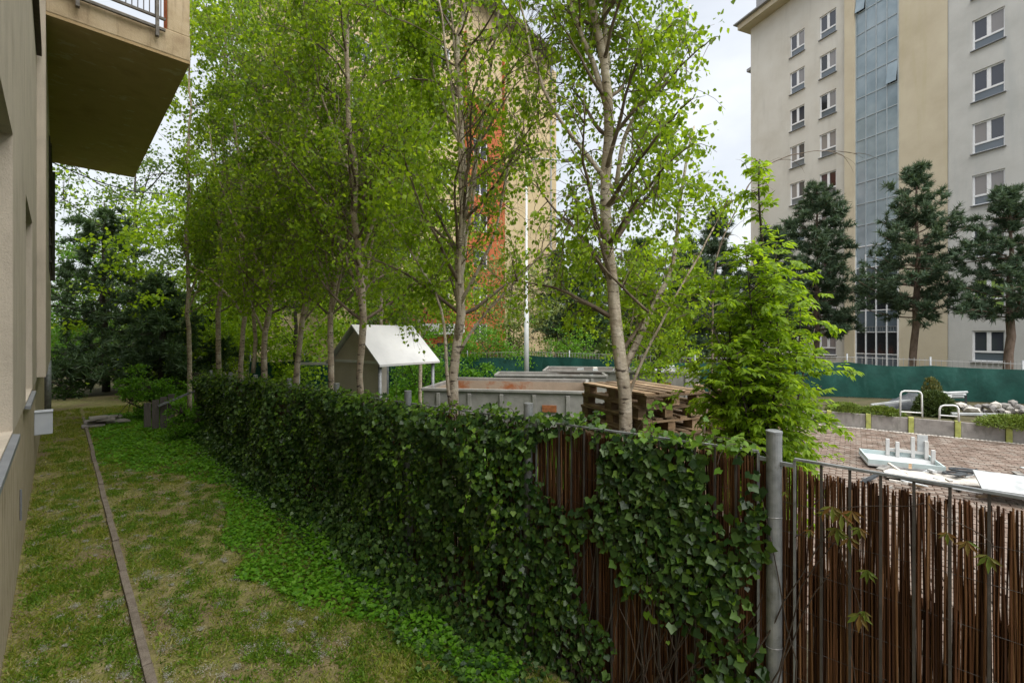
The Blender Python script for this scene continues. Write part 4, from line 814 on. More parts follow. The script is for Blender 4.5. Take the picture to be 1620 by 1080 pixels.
MB().obox(lft(ga+rdir*RL/2, ze/2), rdir, gdir, (0, 0, 1), RL, .05, ze-.1).build('back_wall', M['shelter'], sh)
for p in (gb, gb+rdir*RL, ga+rdir*RL): MB().tube([lft(p, 0), lft(p, ze-.08)], .045, 10).build('post', M['galv'], sh, smooth=True)
wf = thing('tube_frame', 'white tubular frame like a small goal left of the booth', 'frame', tuple(U(495, 13)))
for a_, b_ in ((U(472, 13, 576), U(472, 13, 720)), (U(526, 12.6, 576), U(526, 12.6, 720)), (U(470, 13, 575), U(528, 12.6, 575))):
    MB().bar(a_, b_, .07).build('bar' if a_[2] != b_[2] and abs(a_[2]-b_[2]) > .5 else 'crossbar', M['white'], wf)

# ------------------------------------------------------------------ lamp post
lp = U(833, 19); lamp = thing('street_lamp', 'tall white tapered street lamp with an arm reaching right, before the netting', 'street lamp', tuple(lp)); zt = CAMH+272/720*19
MB().tube([(lp[0], lp[1], 0), (lp[0], lp[1], 3.6), (lp[0], lp[1], 3.62), (lp[0], lp[1], zt)], [.11, .095, .055, .04], 14).build('pole', M['lamp'], lamp, smooth=True)
arm = [U(833, 19, 258+0), U(845, 19, 250), U(870, 19, 252), U(893, 19, 254)]; q, _ = resample([(*p, .04) for p in arm], 10); MB().tube(q, .035, 8).build('arm', M['lamp'], lamp, smooth=True)
h0, h1 = U(888, 19, 254), U(910, 19, 252); MB().bar(h0, h1, .26, .11).build('lamp_head', M['galv'], lamp, bevel=.04)
MB().bar(h0+[0, 0, -.06], h1+[0, 0, -.06], .18, .03).build('lamp_glass', M['dirty_white'], lamp)

# ------------------------------------------------------------------ green netting fence
net = thing('netting_fence', 'mesh fence hung with dark green privacy netting around the yard', 'fence', tuple(C(5, 19)))
path = [(C(-11.5, 20), 0, 1.42), (C(-5, 21.5), 0, 1.5), (C(.75, 21.9), 0, 1.6), (C(4.4, 18.9), .0, 1.6), (C(7.2, 17.9), .3, 1.5), (C(12.0, 16.3), .38, 1.62), (C(16.5, 14.7), .38, 1.47), (C(22, 12.9), .38, 1.5)]
def npath(s):
    i = min(int(s), len(path)-2); f = s-i; return path[i][0]*(1-f)+path[i+1][0]*f, path[i][1]*(1-f)+path[i+1][1]*f, path[i][2]*(1-f)+path[i+1][2]*f
seg = []
for i in range(len(path)-1):
    l = np.linalg.norm(path[i+1][0]-path[i][0]); n = max(1, round(l/2.4)); seg += [i+k/n for k in range(n)]
seg.append(len(path)-1-1e-6); toC = unit(-C(0, 1))
fb = MB()
for k in range(len(seg)-1):
    s0, s1 = seg[k], seg[k+1]; V = []; nx, nz_ = 12, 5
    for i in range(nx+1):
        p, zb, zt_ = npath(s0+(s1-s0)*i/nx); sag = .05*math.sin(math.pi*i/nx)*(1+.6*math.sin(k*2.1))
        for j in range(nz_+1):
            f = j/nz_; bil = .06*math.sin(f*3.1)*(math.sin(i*1.3+k)+.6); V.append((p[0]+toC[0]*(.05+bil), p[1]+toC[1]*(.05+bil), zb+.02+(zt_-sag-zb)*f))
    F = [(i*(nz_+1)+j, (i+1)*(nz_+1)+j, (i+1)*(nz_+1)+j+1, i*(nz_+1)+j+1) for i in range(nx) for j in range(nz_)]
    MB().add(V, F).build('net_panel', M['net'], net, smooth=True)
    p, zb, zt_ = npath(s0); MB().tube([(p[0], p[1], zb-.1), (p[0], p[1], zt_+.32)], .03, 8).build('net_post', M['galv'], net, smooth=True)
    p2, _, zt2 = npath(s1)
    for i in range(16):
        c = p+(p2-p)*i/16; fb.bar((c[0], c[1], zb), (c[0], c[1], zt_+.22), .014)
    fb.bar((p[0], p[1], zt_+.2), (p2[0], p2[1], zt2+.2), .02)
fb.build('wire_mesh', M['wire'], net)['kind'] = 'stuff'

# ------------------------------------------------------------------ planters, barrier, junk
pl = thing('planter_wall', 'low concrete planter edging with faded yellow uprights along the paved yard', 'planter', tuple(pa))
SPC = np.linalg.norm(pb-pa)/4
for k in range(-4, 8):
    a_ = pa+pd*SPC*k
    MB().obox(a_+pd*SPC/2+pn*.05+np.array([0, 0, .2]), pd, pn, (0, 0, 1), SPC-.12, .08, .42).build('slab', M['conc'], pl, bevel=.01)
    MB().obox(a_+pn*.04+np.array([0, 0, .21]), pd, pn, (0, 0, 1), .11, .13, .45).build('upright', M['yellow_paint'], pl, bevel=.01)
    MB().obox(a_+pd*SPC/2+pn*.3+np.array([0, 0, .37]), pd, pn, (0, 0, 1), SPC-.12, .4, .06).build('soil', M['earth'], pl)
def sprig_bush(name, label, cat, c, rx, ry, h, n, m, size=.07, group=None, up=.6, z0=.38):
    root = thing(name, label, cat, (c[0], c[1], z0), group); P = []; th = rng.uniform(0, 6.28, n); rr = rng.random(n)**.5; f = rng.random(n)
    z = z0+h*f; sc2 = np.clip(1-(f*.97)**3, 0, 1)**.5; P = np.stack([c[0]+(pd[0]*np.cos(th)*rx+pn[0]*np.sin(th)*ry)*rr*sc2, c[1]+(pd[1]*np.cos(th)*rx+pn[1]*np.sin(th)*ry)*rr*sc2, z], 1)
    P += (noise2(P[:, 0]*3, P[:, 2]*3, 2, int(rx*99))[:, None])*np.array([0.03, .03, .04]); T = unit(P-np.array([c[0], c[1], z0-.1]))+rng.normal(0, .45, P.shape); N = rng.normal(0, 1, P.shape)
    tw = Tubes()
    for k in range(14):
        a_ = rng.uniform(0, 6.28); e_ = np.array([c[0]+(pd[0]*math.cos(a_)*rx+pn[0]*math.sin(a_)*ry)*.8, c[1]+(pd[1]*math.cos(a_)*rx+pn[1]*math.sin(a_)*ry)*.8, z0+h*rng.uniform(.2, .8)]); s0 = np.array([c[0], c[1], z0-.02]); tw.add(np.array([s0, (s0+e_)/2+[0, 0, .03], e_]), [.015, .01, .005], 4)
    tw.build('stems', M['dark_bark'], root)['kind'] = 'stuff'; add_foliage(root, P, T, N, size*rng.uniform(.6, 1.3, n), 'lance', m); return root
M['dwarf'] = leafmat('dwarf_pine_needle', [(.03, .05, .015), (.05, .08, .02), (.08, .11, .03)], .15)
GJ = 'low junipers spilling over the planters'
sprig_bush('juniper', 'low spreading juniper over the leftmost visible planter slab', 'juniper', pa+pd*SPC*.45+pn*.25, .5, .3, .22, 1800, M['juniper'], group=GJ)
sprig_bush('juniper', 'low spreading juniper just left of the white tubular barrier', 'juniper', pa+pd*SPC*1.35+pn*.25, .5, .3, .2, 1800, M['juniper'], group=GJ)
sprig_bush('juniper', 'wide juniper drooping over the planter at the right edge', 'juniper', pb+pd*.15+pn*.1, .75, .4, .24, 3600, M['juniper'], group=GJ)
sprig_bush('juniper', 'juniper hanging over the planter slab behind the lime green tree', 'juniper', pa-pd*SPC*.8+pn*.2, .5, .3, .25, 1500, M['juniper'], group=GJ)
sprig_bush('dwarf_pine', 'round dwarf pine beside the white tubular barrier', 'dwarf pine', U(1477, 12.5), .44, .44, .66, 7000, M['dwarf'], .075, z0=.36)
bush_top = leafmat('olive_sprig', [(.06, .08, .02), (.11, .12, .03), (.15, .14, .05)], .15)
sprig_bush('olive_shrub', 'small olive brown shrub growing behind the round dwarf pine', 'shrub', U(1474, 12.9), .26, .26, .98, 1800, bush_top, .07, z0=.36)
def tube_frame(label, pts, group):
    t = thing('barrier', label, 'barrier', tuple(lft(pts[0], .38)), group); q = []
    for i, p in enumerate(pts):
        if 0 < i < len(pts)-1:
            a_ = unit(pts[i-1]-p); b_ = unit(pts[i+1]-p); r = .08; q += [p+a_*r, p+(a_+b_)*r*.3, p+b_*r]
        else: q.append(p)
    MB().tube(q, .021, 8).build('hoop', M['white'], t, smooth=True); mid_ = [lft(pts[0], pts[0][2]+.12), lft(pts[-1], pts[0][2]+.12)]; MB().tube(mid_, .016, 8).build('lower_rail', M['white'], t); return t
Db = 12.2
tube_frame('white hoop barrier left of the round dwarf pine', [U(1424, Db, 658), U(1425, Db, 618), U(1458, Db-.2, 619), U(1459, Db-.2, 660)], 'white hoop barriers behind the planters')
tube_frame('white hoop barrier right of the round dwarf pine', [U(1486, Db-.7, 664), U(1487, Db-.7, 641), U(1516, Db-.9, 641), U(1517, Db-.9, 667)], 'white hoop barriers behind the planters')
tp = thing('tarpaulin_bundle', 'dark tarpaulin bundle with a long pole lying before the green netting', 'tarpaulin', tuple(U(1450, 13.6, z=.38)))
m_ = MB(); nn = 16; V = []; 
for i in range(9):
    for j in range(nn):
        a_ = math.pi*j/(nn-1); s = math.sin(math.pi*(i+.5)/9)**.6; V.append(U(1400+i*12.5, 13.8-.3*math.cos(a_)*1.0)+np.array([0, 0, .38+.42*s*math.sin(a_)*(1+.2*math.sin(i*2+j))]))
m_.add(V, [(i*nn+j, (i+1)*nn+j, (i+1)*nn+j+1, i*nn+j+1) for i in range(8) for j in range(nn-1)]).build('sheet', M['dark_sheet'], tp, smooth=True)
MB().bar(U(1378, 13.3, 640), U(1440, 13.3, 633), .05).build('pole', M['dirty_white'], tp)
pp_ = thing('gutter_pipes', 'pale pipes lying on the ground behind the round dwarf pine', 'pipes', tuple(U(1505, 13.3, z=.38)))
for k in range(3): MB().tube([U(1486+k*4, 13.2+k*.1, 622+k*3), U(1530-k*3, 13.2+k*.1, 620+k*4)], .035, 8).build('pipe', M['dirty_white'], pp_, smooth=True)
MB().bar(U(1486, 13.3, 624), U(1500, 13.3, 624), .22, .16).build('pipe_socket', M['white'], pp_)
MB().bar(U(1488, 13.3, 632), U(1488, 13.3, 655), .05).build('prop', M['dark_sheet'], pp_)
MB().bar(U(1528, 13.3, 624), U(1528, 13.3, 655), .05).build('prop', M['dark_sheet'], pp_)
def rock(name, label, c, s, group=None, parent=None, m='rock'):
    b = MB(); ico = [(0,0,1),(.89,0,.45),(.28,.85,.45),(-.72,.53,.45),(-.72,-.53,.45),(.28,-.85,.45),(.72,.53,-.45),(-.28,.85,-.45),(-.89,0,-.45),(-.28,-.85,-.45),(.72,-.53,-.45),(0,0,-1)]
    fs = [(0,1,2),(0,2,3),(0,3,4),(0,4,5),(0,5,1),(1,6,2),(2,7,3),(3,8,4),(4,9,5),(5,10,1),(6,7,2),(7,8,3),(8,9,4),(9,10,5),(10,6,1),(11,7,6),(11,8,7),(11,9,8),(11,10,9),(11,6,10)]
    V = np.array(ico)*np.array(s)*(1+rng.normal(0, .16, (12, 1)))+np.array(c); o = b.add(V, fs).build(name, M[m], parent, loc=None if parent else c)
    if label: tag(o, label, 'rock', group)
    return o
rp = thing('rock_pile', 'row of rough grey stones piled before the netting at the right edge', 'rock pile', tuple(U(1570, 12.9, z=.38)))
for k in range(34):
    u_ = 1520+k*4.6; rock('stone', None, U(u_, 12.7+rng.uniform(-.2, .3))+np.array([0, 0, .42+.16*rng.random()+(.1 if k % 3 == 0 else 0)]), (rng.uniform(.09, .19), rng.uniform(.09, .16), rng.uniform(.07, .13)), parent=rp, m='rock' if k % 4 else 'sand')
MB().bar(U(1505, 12.0, 654), U(1600, 11.5, 656), .12, .05).build('board', M['dirty_white'], loc=U(1550, 11.8, z=.4)); tag(bpy.data.objects['board'], 'long pale board lying behind the planters below the stones', 'board')
# overturned white table
tb = thing('overturned_table', 'white table lying upside down on the pavers with its legs in the air', 'table', tuple(C(7.3, 8.9)))
A = [C(6.75, 8.75), C(7.85, 8.15), C(8.55, 9.2), C(7.35, 9.75)]; tx = unit(A[1]-A[0]); ty = unit(A[3]-A[0]); ctr = sum(A)/4
MB().obox(lft(ctr, .10), tx, np.cross([0, 0, 1], tx), (0, 0, 1), 1.15, .95, .05).build('table_top', M['dirty_white'], tb, bevel=.01); ty = np.cross([0, 0, 1], tx)
for s in (-1, 1):
    MB().obox(lft(ctr+ty*s*.46, .165), tx, ty, (0, 0, 1), 1.13, .025, .08).build('apron', M['pale_blue'], tb); MB().obox(lft(ctr+tx*s*.55, .165), tx, ty, (0, 0, 1), .025, .89, .08).build('apron', M['pale_blue'], tb)
for i, j, h in ((.05, .38, .30), (.3, .42, .42), (-.1, .42, .34), (.5, .38, .36), (.52, .05, .26)):
    MB().obox(lft(ctr+tx*i+ty*j, .13+h/2), tx, ty, (0, 0, 1), .06, .06, h).build('leg', M['shelter_roof'], tb, bevel=.005)
MB().obox(lft(ctr+tx*.45+ty*.42, .42), tx, ty, (0, 0, 1), .16, .03, .36).build('panel', M['dirty_white'], tb); MB().bar(lft(ctr+tx*-.1+ty*.42, .26), lft(ctr+tx*.5+ty*.42, .24), .05).build('stretcher', M['shelter_roof'], tb)
def sheetobj(name, label, cat, c, ax, l, w_, z, m, tilt=0):
    ax = unit(np.array(ax)); ay = unit(np.cross([0, 0, 1], ax)+np.array([0, 0, tilt])); o = MB().obox(lft(c, z), ax, ay, np.cross(ax, ay), l, w_, .03).build(name, M[m], loc=lft(c, 0)); return tag(o, label, cat)
sheetobj('door_panel', 'large white panel leaning flat on the yard at the right edge behind the reeds', 'panel', C(7.9, 6.9), pd, 1.2, .7, .3, 'dirty_white', .18)
sheetobj('door_panel', 'pale board lying on the pavers between the upturned table and the large white panel', 'panel', C(7.4, 7.9), tx, 1.5, .5, .12, 'sand', .04)
db2 = thing('debris_pile', 'scattered dark and pale scraps around the white panels in the yard', 'rubble', tuple(C(8, 7.8)))
for k in range(45):
    c = C(rng.uniform(6.0, 9.6), rng.uniform(7.0, 8.4), rng.uniform(.06, .2)); a1 = unit(np.array([rng.normal(), rng.normal(), rng.normal()*.15])); a2 = unit(np.cross([0, 0, 1], a1)); MB().obox(c, a1, a2, np.cross(a1, a2), rng.uniform(.05, .4), rng.uniform(.02, .12), rng.uniform(.01, .04)).build('scrap', M[('dark_sheet', 'dirty_white', 'pallet', 'rock', 'sand')[k % 5]], db2)
hs = [C(7.9+.4*math.cos(t)*(1-.05*t), 7.95+.14*math.sin(t), .16+.01*t) for t in np.linspace(0, 12, 50)]; tag(MB().tube(hs, .018, 6).build('hose', M['dark_sheet'], smooth=True), 'black coiled hose on the pale board in the yard', 'hose')

# ------------------------------------------------------------------ tower at right
tw_ = thing('tower_block', 'tall pale apartment tower with a blue glass stairwell strip and cream bands, at the right', 'apartment tower', tuple(C(23, 30)))
o2 = C(21.5, 34.3); td = unit(C(.367, -.93)); tn = unit(C(-.93, -.367))
def TP(t, z, off=0): p = o2+td*t+tn*off; return np.array([p[0], p[1], z])
rows = [25.4-2.82*k for k in range(9)]   # window tops
HT = 28.2
def strip(name, t0, t1, z0, z1, cols, m, off=0):
    ops = []
    for c0, c1 in cols:
        for zt_ in rows:
            if zt_ < z1-.1 and zt_-1.65 > z0: ops.append((c0-t0, c1-t0, zt_-1.65-z0, zt_-z0))
    mb = MB(); facade(mb, TP(t0, z0, off), td, t1-t0, z1-z0, ops, .16, tn); mb.build(name, M[m], tw_)
cA, cB, cC = (-.58, .575), (1.69, 2.85), (10.08, 11.39)
strip('wall_left', -4.1, 3.52, -.5, HT, [cA, cB], 'tower_wall')
strip('wall_right', 9.03, 26, -.5, HT+3, [cC, (14.2, 15.5), (17.4, 18.7), (21, 22.3)], 'tower_grey')
strip('cream_band', 6.62, 9.03, -.5, HT+3, [], 'tower_cream', .03)
MB().obox((TP(3.84, 15, .10)+TP(3.84, 15, .10))/2, td, tn, (0, 0, 1), .62, .24, 31.5).build('cream_pilaster', M['tower_cream'], tw_)
b = MB(); q = [TP(-4.1, 0), TP(26, 0), TP(26, 0, -14), TP(-4.1, 0, -14)]
b.add([lft(p, -.5) for p in q]+[lft(p, HT) for p in q], [(1,2,6,5),(2,3,7,6),(3,0,4,7),(4,5,6,7)]); b.build('side_wall', M['tower_wall'], tw_)
b = MB(); b.add([TP(3.5, -.5, -.5), TP(6.7, -.5, -.5), TP(6.7, 31, -.5), TP(3.5, 31, -.5)], [(0,1,2,3)]); b.build('stairwell_back', M['roof_grey'], tw_)
MB().obox(TP(-.55, HT+.22, .12), td, tn, (0, 0, 1), 8.2, 1.5, .42).build('cornice', M['tower_cream'], tw_); MB().obox(TP(-.6, HT+.49, .2), td, tn, (0, 0, 1), 8.5, 1.9, .1).build('gutter', M['roof_grey'], tw_)
MB().obox(TP(.5, HT+2.1, -3), td, tn, (0, 0, 1), 9, 5, 3.1).build('upper_storey', M['roof_grey'], tw_)
MB().obox(TP(-4.35, 25.0, -.5), td, tn, (0, 0, 1), .5, .8, .25).build('corner_bracket', M['roof_grey'], tw_)
def add_window(c, zt_, panes, first={}):
    t0, t1 = c; key = round(t1-t0, 2); wd = t1-t0; h = 1.65; base_ = TP(t0, zt_-h, -.10)
    if key not in first:
        f = MB(); z1 = .52; 
        def R(a0, a1, b0, b1, dd=.0, th=.06): f.obox(td*(a0+a1)/2+np.array([0, 0, (b0+b1)/2])+tn*dd, td, tn, (0, 0, 1), a1-a0, th, b1-b0)
        R(0, .075, 0, h); R(wd-.075, wd, 0, h); R(.075, wd-.075, 0, .06); R(.075, wd-.075, h-.075, h); R(.075, wd-.075, z1-.05, z1+.05); R(wd/2-.085, wd/2+.085, z1+.05, h-.075)
        o = f.build('window', M['white_frame'], None); fm = o.data; bpy.data.objects.remove(o)
        ps = []
        for (a0, a1, b0, b1) in ((.07, wd/2-.08, z1+.045, h-.07), (wd/2+.08, wd-.07, z1+.045, h-.07), (.07, wd-.07, .055, z1-.045)):
            p = MB(); p.obox(td*(a0+a1)/2+np.array([0, 0, (b0+b1)/2])-tn*.012, td, tn, (0, 0, 1), a1-a0, .012, b1-b0); o = p.build('pane', M['glass'], None); ps.append(o.data); bpy.data.objects.remove(o)
        s = MB(); s.obox(td*wd/2+np.array([0, 0, -.02])+tn*.13, td, tn, (0, 0, 1), wd+.12, .16, .035); o = s.build('window_sill', M['sill'], None); sm = o.data; bpy.data.objects.remove(o); first[key] = (fm, ps, sm)
    fm, ps, sm = first[key]; wo_ = link('window', fm, tw_, base_)
    for k, pm in enumerate(ps):
        po = link('pane', pm, wo_, base_); g = panes[k]
        if g != 'glass': po.material_slots[0].link = 'OBJECT'; po.material_slots[0].material = M[g]
    link('window_sill', sm, wo_, base_)
def tone(k):
    r = random.random(); return 'glass_curtain' if r < .3 else 'glass' if r < .8 else 'glass_dark'
for ci, c in enumerate((cA, cB, cC, (14.2, 15.5), (17.4, 18.7), (21, 22.3))):
    for k, zt_ in enumerate(rows):
        if zt_-1.65 < -.4: continue
        g1 = tone(k); pn_ = (g1, tone(k), 'glass_low')
        if ci == 2 and k == 7: pn_ = ('glass_green', 'glass_green', 'glass_green')
        if ci == 2 and k == 5: pn_ = ('glass_curtain', 'glass_curtain', 'glass_low')
        add_window(c, zt_, pn_)
# stairwell glazing
gt0, gt1 = 4.17, 6.60; nC = 4; cw = (gt1-gt0)/nC; zrows = [31-1.41*k for k in range(23)]
for k in range(len(zrows)-1):
    z1, z0 = zrows[k], zrows[k+1]
    if z0 < -.6: break
    low = z1 < 8
    for c in range(nC):
        a0 = gt0+c*cw+.03; a1 = gt0+(c+1)*cw-.03; openw = (k, c) in ((4, 0), (8, 3)); tl = rng.normal(0, .006)
        m = 'glass_dark' if (low and k % 2 == 0) else ('glass_low' if low else 'glass_stair'); 
        ax_ = unit(td+tn*tl); an = unit(np.cross(ax_, [0, 0, 1])); cz = (z0+z1)/2; cc = TP((a0+a1)/2, cz, .02)
        if openw:
            up_ = unit(np.array([0, 0, 1])-tn*.16); MB().obox(cc+tn*.1, td, unit(np.cross(td, up_)), up_, a1-a0, .03, z1-z0-.06).build('open_pane', M['glass_stair'], tw_); MB().obox(TP((a0+a1)/2, cz, -.05), td, tn, (0, 0, 1), a1-a0, .02, z1-z0-.06).build('dark_gap', M['glass_dark'], tw_)
        else: MB().obox(cc, ax_, an, (0, 0, 1), a1-a0, .02, z1-z0-.06).build('glass_panel', M[m], tw_)
    if low:
        r = MB(); r.obox(TP((gt0+gt1)/2, z0+.35, .08), td, tn, (0, 0, 1), gt1-gt0, .03, .04)
        for x in np.arange(gt0+.1, gt1, .15): r.bar(TP(x, z0, .08), TP(x, z0+.35, .08), .02)
        if k % 2: r.build('stair_rail', M['galv'], tw_)
for c in range(nC+1): MB().obox(TP(gt0+c*cw, 15.2, .035), td, tn, (0, 0, 1), .05, .08, 31.6).build('mullion', M['mullion'], tw_)
for z in zrows: MB().obox(TP((gt0+gt1)/2, z, .03), td, tn, (0, 0, 1), gt1-gt0-.02, .06, .055).build('transom', M['mullion'] if z > 9 else M['white_frame'], tw_)
for c in range(nC+1): MB().obox(TP(gt0+c*cw, 3.7, .085), td, tn, (0, 0, 1), .055, .04, 8.4).build('white_mullion', M['white_frame'], tw_)

# ------------------------------------------------------------------ yellow and orange block in the middle
yb = thing('apartment_block', 'yellow apartment block with an orange window bay seen through the birches', 'apartment block', tuple(C(-3, 38)))
yo = C(4.9, 45); yd = -unit(C(.627, .78)); yn = np.array([-yd[1], yd[0], 0]); yn = yn if yn@(-C(0, 1)) > 0 else -yn; HB = 28.7
def YP(t, z, off=0): p = yo+yd*t+yn*off; return np.array([p[0], p[1], z])
fl = [26.3-2.85*k for k in range(9)]
def yfac(t0, t1, cols, m, z1=HB, off=0):
    ops = [(c0-t0, c1-t0, z-1.4+.5, z+.5) for c0, c1 in cols for z in fl if z+.5 < z1]; mb = MB(); facade(mb, YP(t0, -.5, off), yd, t1-t0, z1+.5, ops, .15, yn); mb.build('facade', M[m], yb)
    for c0, c1 in cols:
        for z in fl:
            if z+.5 >= z1: continue
            f = MB(); zc = z-.7-.5+.5; w_ = c1-c0; c = YP((c0+c1)/2, z-.7, -.1+off)
            for a0, b0, ww, hh2 in ((-w_/2+.05, 0, .1, 1.4), (w_/2-.05, 0, .1, 1.4), (0, 0, .12, 1.2), (0, .65, w_-.2, .1), (0, -.65, w_-.2, .1)): f.obox(c+yd*a0+np.array([0, 0, b0]), yd, yn, (0, 0, 1), ww, .06, hh2)
            fo = f.build('window', M['white_frame'], yb); MB().obox(c-yn*.02, yd, yn, (0, 0, 1), w_-.1, .012, 1.3).build('pane', M['glass'], fo)
yfac(1.9, 9.1, [], 'yellow_wall'); yfac(9.1, 13.6, [(11.2, 12.8)], 'orange', 21.0, .25); yfac(13.6, 24, [(15, 16.6), (18.5, 20.1), (21.6, 23)], 'yellow_wall')
b = MB(); b.add([YP(9.1, -.5), YP(13.6, -.5), YP(13.6, HB), YP(9.1, HB)], [(0,1,2,3)]); b.build('facade_back', M['yellow_wall'], yb)
b = MB(); q = [YP(1.9, 0), YP(24, 0), YP(24, 0, -12), YP(1.9, 0, -12)]; b.add([lft(p, -.5) for p in q]+[lft(p, HB) for p in q], [(1,2,6,5),(2,3,7,6),(3,0,4,7),(4,5,6,7)]); b.build('side_wall', M['yellow_wall'], yb)
for t0 in (9.1, 13.6): MB().obox(YP(t0, 12.5, .12), yd, yn, (0, 0, 1), .06, .26, 26).build('bay_side', M['orange'], yb)
MB().obox(YP(1.2, 14, -.9), yd, yn, (0, 0, 1), 1.4, 1.2, 28.9).build('end_column', M['yellow_wall'], yb); MB().obox(YP(1.95, 14, .04), yd, yn, (0, 0, 1), .18, .1, 28.4).build('downpipe', M['grey_panel'], yb)
MB().obox(YP(12.8, HB+.12, -5.5), yd, yn, (0, 0, 1), 23, 13.4, .22).build('roof', M['roof_grey'], yb)
# lower far facade in orange behind trees at left centre
lb_ = thing('low_block', 'low orange and white building glimpsed behind the shelter', 'building', tuple(C(-9, 32)))
MB().obox(C(-8, 32, 2.2), unit(C(1, .25)), unit(C(-.25, 1)), (0, 0, 1), 9, 6, 4.4).build('wall', M['orange'], lb_); MB().obox(C(-7.3, 28.95, 3.0), unit(C(1, .25)), unit(C(-.25, 1)), (0, 0, 1), 8.6, .15, .7).build('white_band', M['white'], lb_)
for k in range(5): MB().obox(C(-11.2+k*1.7, 28.1+k*.42, 1.6), unit(C(1, .25)), unit(C(-.25, 1)), (0, 0, 1), 1.0, .12, 1.0).build('window', M['glass'], lb_)

# ------------------------------------------------------------------ trees beyond the yard
GP = 'pines in front of the tower'
conifer('tall pine with a bare lower trunk before the cream band of the tower', lft(U(1440, 20.3), .0), 10.2, 2.35, 3.2, 17, 13, .21, M['needle'], group=GP)
conifer('pine at the right edge before the lower tower windows', lft(U(1592, 17.5), 0), 8.3, 2.0, 3.0, 15, 12, .2, M['needle'], group=GP)
conifer('full blue green pine just left of the glass stairwell strip', lft(U(1290, 24), 0), 10.6, 2.2, 2.2, 19, 14, .23, M['needle'], group=GP, power=.6)
GQ = 'dark pines behind the netting in the middle'
conifer('hazy pine top in the sky gap left of the tower', lft(U(1133, 36), 0), 12.3, 3.0, 2.5, 17, 12, .34, M['needle'], group=GQ)
conifer('broad dark pine between the lamp post and the nearest birch', lft(U(922, 27), 0), 7.9, 2.3, 1.6, 15, 12, .27, M['needle2'], group=GQ, power=.55)
conifer('dark pine seen just right of the nearest birch trunk', lft(U(1012, 29), 0), 8.6, 2.5, 1.6, 15, 12, .28, M['needle2'], group=GQ, power=.55)
conifer('dark pine half hidden behind the young tree crown', lft(U(1085, 31), 0), 9.0, 2.6, 1.6, 15, 12, .3, M['needle'], group=GQ, power=.55)
conifer('small pine behind the young tree, right of its leader', lft(U(1222, 29), 0), 9.6, 2.4, 2.0, 15, 12, .3, M['needle'], group=GQ, power=.6)
conifer('narrow pine left of the nearest birch trunk against the sky', lft(U(880, 33), 0), 8.6, 2.2, 2, 13, 11, .3, M['needle'], group=GQ)
conifer('large dark spruce with drooping tiers beyond the end of the lawn', lft(U(168, 21), 0), 8.8, 3.4, .5, 15, 13, .25, M['needle2'], name='spruce_tree', cat='spruce', bark='dark_bark', droop=.22, power=.75)
conifer('lower dark spruce right behind the large one, reaching over the grey boards', lft(U(255, 20), 0), 5.2, 2.3, .4, 14, 14, .25, M['needle2'], name='spruce_tree', cat='spruce', bark='dark_bark', droop=.2, power=.6)
GT = 'broadleaf trees beyond the yard'
blob_tree('pale silvery green tree between the lamp post and the dark pine', lft(U(812, 26), 0), 6.6, 3.1, .6, 9500, .15, M['bg_leaf_pale'], GT, tr=.12, lobes=18)
blob_tree('broadleaf tree behind the birches left of the lamp post', lft(U(640, 27), 0), 8.5, 3.6, 1, 8500, .2, M['bg_leaf'], GT)
blob_tree('tall bright tree above the spruces at the end of the lawn', lft(U(215, 29), 0), 14.5, 4.3, 3.5, 11000, .2, M['bg_leaf'], GT, tr=.2, lobes=20)
blob_tree('light green tree behind the left birches', lft(U(330, 22), 0), 8.2, 3.4, .5, 12000, .17, M['birch_leaf'], GT, lobes=16)
blob_tree('yellowish green tree glimpsed low behind the large spruce', lft(U(110, 30), 0), 9, 4.0, .8, 7000, .2, M['bush_leaf'], GT)
blob_tree('green tree filling the gap behind the fifth birch', lft(U(470, 20), 0), 7.0, 3.2, .4, 12000, .16, M['birch_leaf'], GT)
blob_tree('green tree behind the sixth birch', lft(U(400, 26), 0), 9.5, 3.8, 1, 8500, .19, M['bg_leaf'], GT)
blob_tree('leafy small tree directly right of the nearest birch trunk', lft(U(1040, 14.5), 0), 5.4, 1.6, 1.2, 6500, .10, M['birch_leaf'], GT, tr=.07)
GS = 'bushes around the yard'
blob_tree('big bright green bush beside the lamp post', lft(U(765, 22.5), 0), 2.5, 2.2, .1, 9500, .11, M['bush_leaf'], GS, 'bush', 'bush', lobes=12)
blob_tree('bright green bush behind the shelter', lft(U(660, 20), 0), 2.3, 2.0, .1, 7500, .11, M['bush_leaf'], GS, 'bush', 'bush', lobes=12)
blob_tree('low bright bush at the end of the lawn beside the grey boards', lft(U(238, 14), 0), 1.35, .85, .05, 4500, .075, M['bush_leaf'], GS, 'bush', 'bush', lobes=10)
blob_tree('dark green bush at the corner of the house end', lft(U(112, 19), 0), 1.7, 1.3, .05, 3500, .1, M['dark_leaf'], GS, 'bush', 'bush', lobes=8)
blob_tree('small green shrub at the far foot of the ivy hedge', lft(U(295, 11.3), 0), .75, .5, .03, 2400, .06, M['bush_leaf'], GS, 'bush', 'bush', lobes=8)
blob_tree('bush with white blossom tone behind the netting right of the lamp post', lft(U(905, 23.2), 0), 2.5, 1.6, .1, 4200, .1, M['bush_leaf'], GS, 'bush', 'bush', lobes=10)['label'] = 'low fresh green bush behind the netting right of the lamp post'
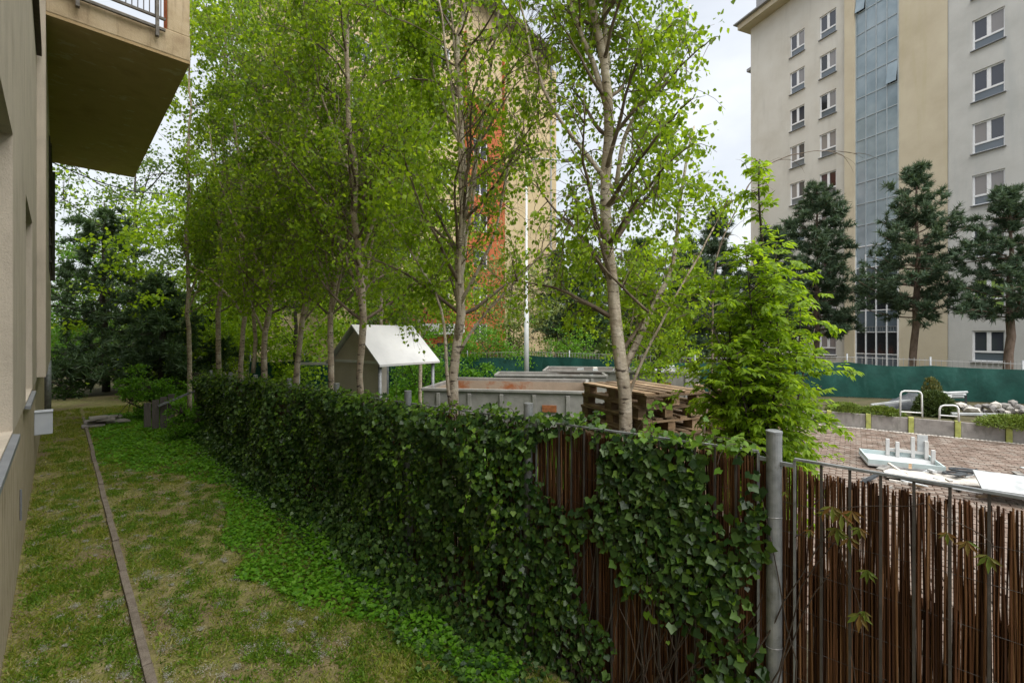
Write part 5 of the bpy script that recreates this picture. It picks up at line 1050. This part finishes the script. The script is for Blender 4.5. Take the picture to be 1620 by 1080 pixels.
# distant woodland ring
n = 26000; th = rng.uniform(-1.15, .62, n); R_ = rng.uniform(46, 60, n); xr = R_*np.sin(th); DD = R_*np.cos(th); hh = (5.5+2.2*noise2(th*20, th*0, 1, 71))*rng.random(n)**.8
P = np.stack([(DD+xr)*S2, (DD-xr)*S2, hh], 1); T = rng.normal(0, 1, (n, 3)); N = rng.normal(0, 1, (n, 3))+np.array([0, 0, .7])
tag(link('woodland', leaves_mesh('woodland', P, T, N, rng.uniform(.35, .8, n), 'simple', M['bg_leaf'], np.zeros(3))), 'far mass of green trees along the horizon behind the blocks', 'woodland', kind='stuff')
# grass rough beyond fence under trees
n = 26000; s = rng.random(n); Dd = 5+17*rng.random(n); xr = Dd*rng.uniform(-.8, .3, n); P = np.stack([(Dd+xr)*S2, (Dd-xr)*S2, np.zeros(n)], 1); P = P[P[:, 0] > 2.9]; n = len(P); T = rng.normal(0, .4, (n, 3))+np.array([0, 0, 1]); N = rng.normal(0, 1, (n, 3))
tag(link('rough_grass', leaves_mesh('rough_grass', P, T, N, rng.uniform(.08, .3, n), 'lance', M['weed'], np.zeros(3))), 'unmown grass under the birches behind the fence', 'grass', kind='stuff')

# ------------------------------------------------------------------ grey boards and clutter at lawn end
bf = thing('board_fence', 'dark grey vertical board fence at the far end of the ivy hedge', 'fence', tuple(C(-7.9, 12.2)))
for k in range(9):
    p = np.array([2.72-.0*k, 13.9+k*.16, 0]); MB().obox(lft(p, .78), (0, 1, 0), (1, 0, 0), (0, 0, 1), .15, .025, 1.56+rng.normal(0, .01)).build('board', M['board_wood'], bf)
for k in range(4): MB().obox((2.2-.17*k, 15.3, .5), (1, 0, 0), (0, 1, 0), (0, 0, 1), .15, .025, 1.0-.12*k).build('board', M['board_wood'], bf)
MB().bar((2.72, 15.2, 1.05), (1.9, 15.2, .72), .05).build('slanting_rail', M['galv'], bf)
sl = thing('stone_slabs', 'low pile of pale stone slabs at the far end of the lawn', 'stone slabs', (.95, 17.5, 0))
for k in range(7): MB().obox((.8+.16*(k % 3)+rng.normal(0, .05), 17.4+.4*(k % 2), .06+.07*(k//2)), unit(np.array([1, rng.normal(0, .2), 0])), unit(np.array([rng.normal(0, .2), 1, 0])), (0, 0, 1), rng.uniform(.3, .55), .4, .06).build('slab', M['conc'], sl, bevel=.01)
cab = [np.array([-.1, 21, 8.2])+np.array([.35*t*9, 1.5*t, -.25*math.sin(t*3.1)]) for t in np.linspace(0, 1, 12)]; tag(MB().tube(cab, .02, 5).build('overhead_cable', M['dark_sheet']), 'thin dark overhead cable running from the end of the house wall', 'cable')
print('tris', sum(len(o.data.polygons) for o in bpy.data.objects if o.type == 'MESH'), 'objects', len(bpy.data.objects))
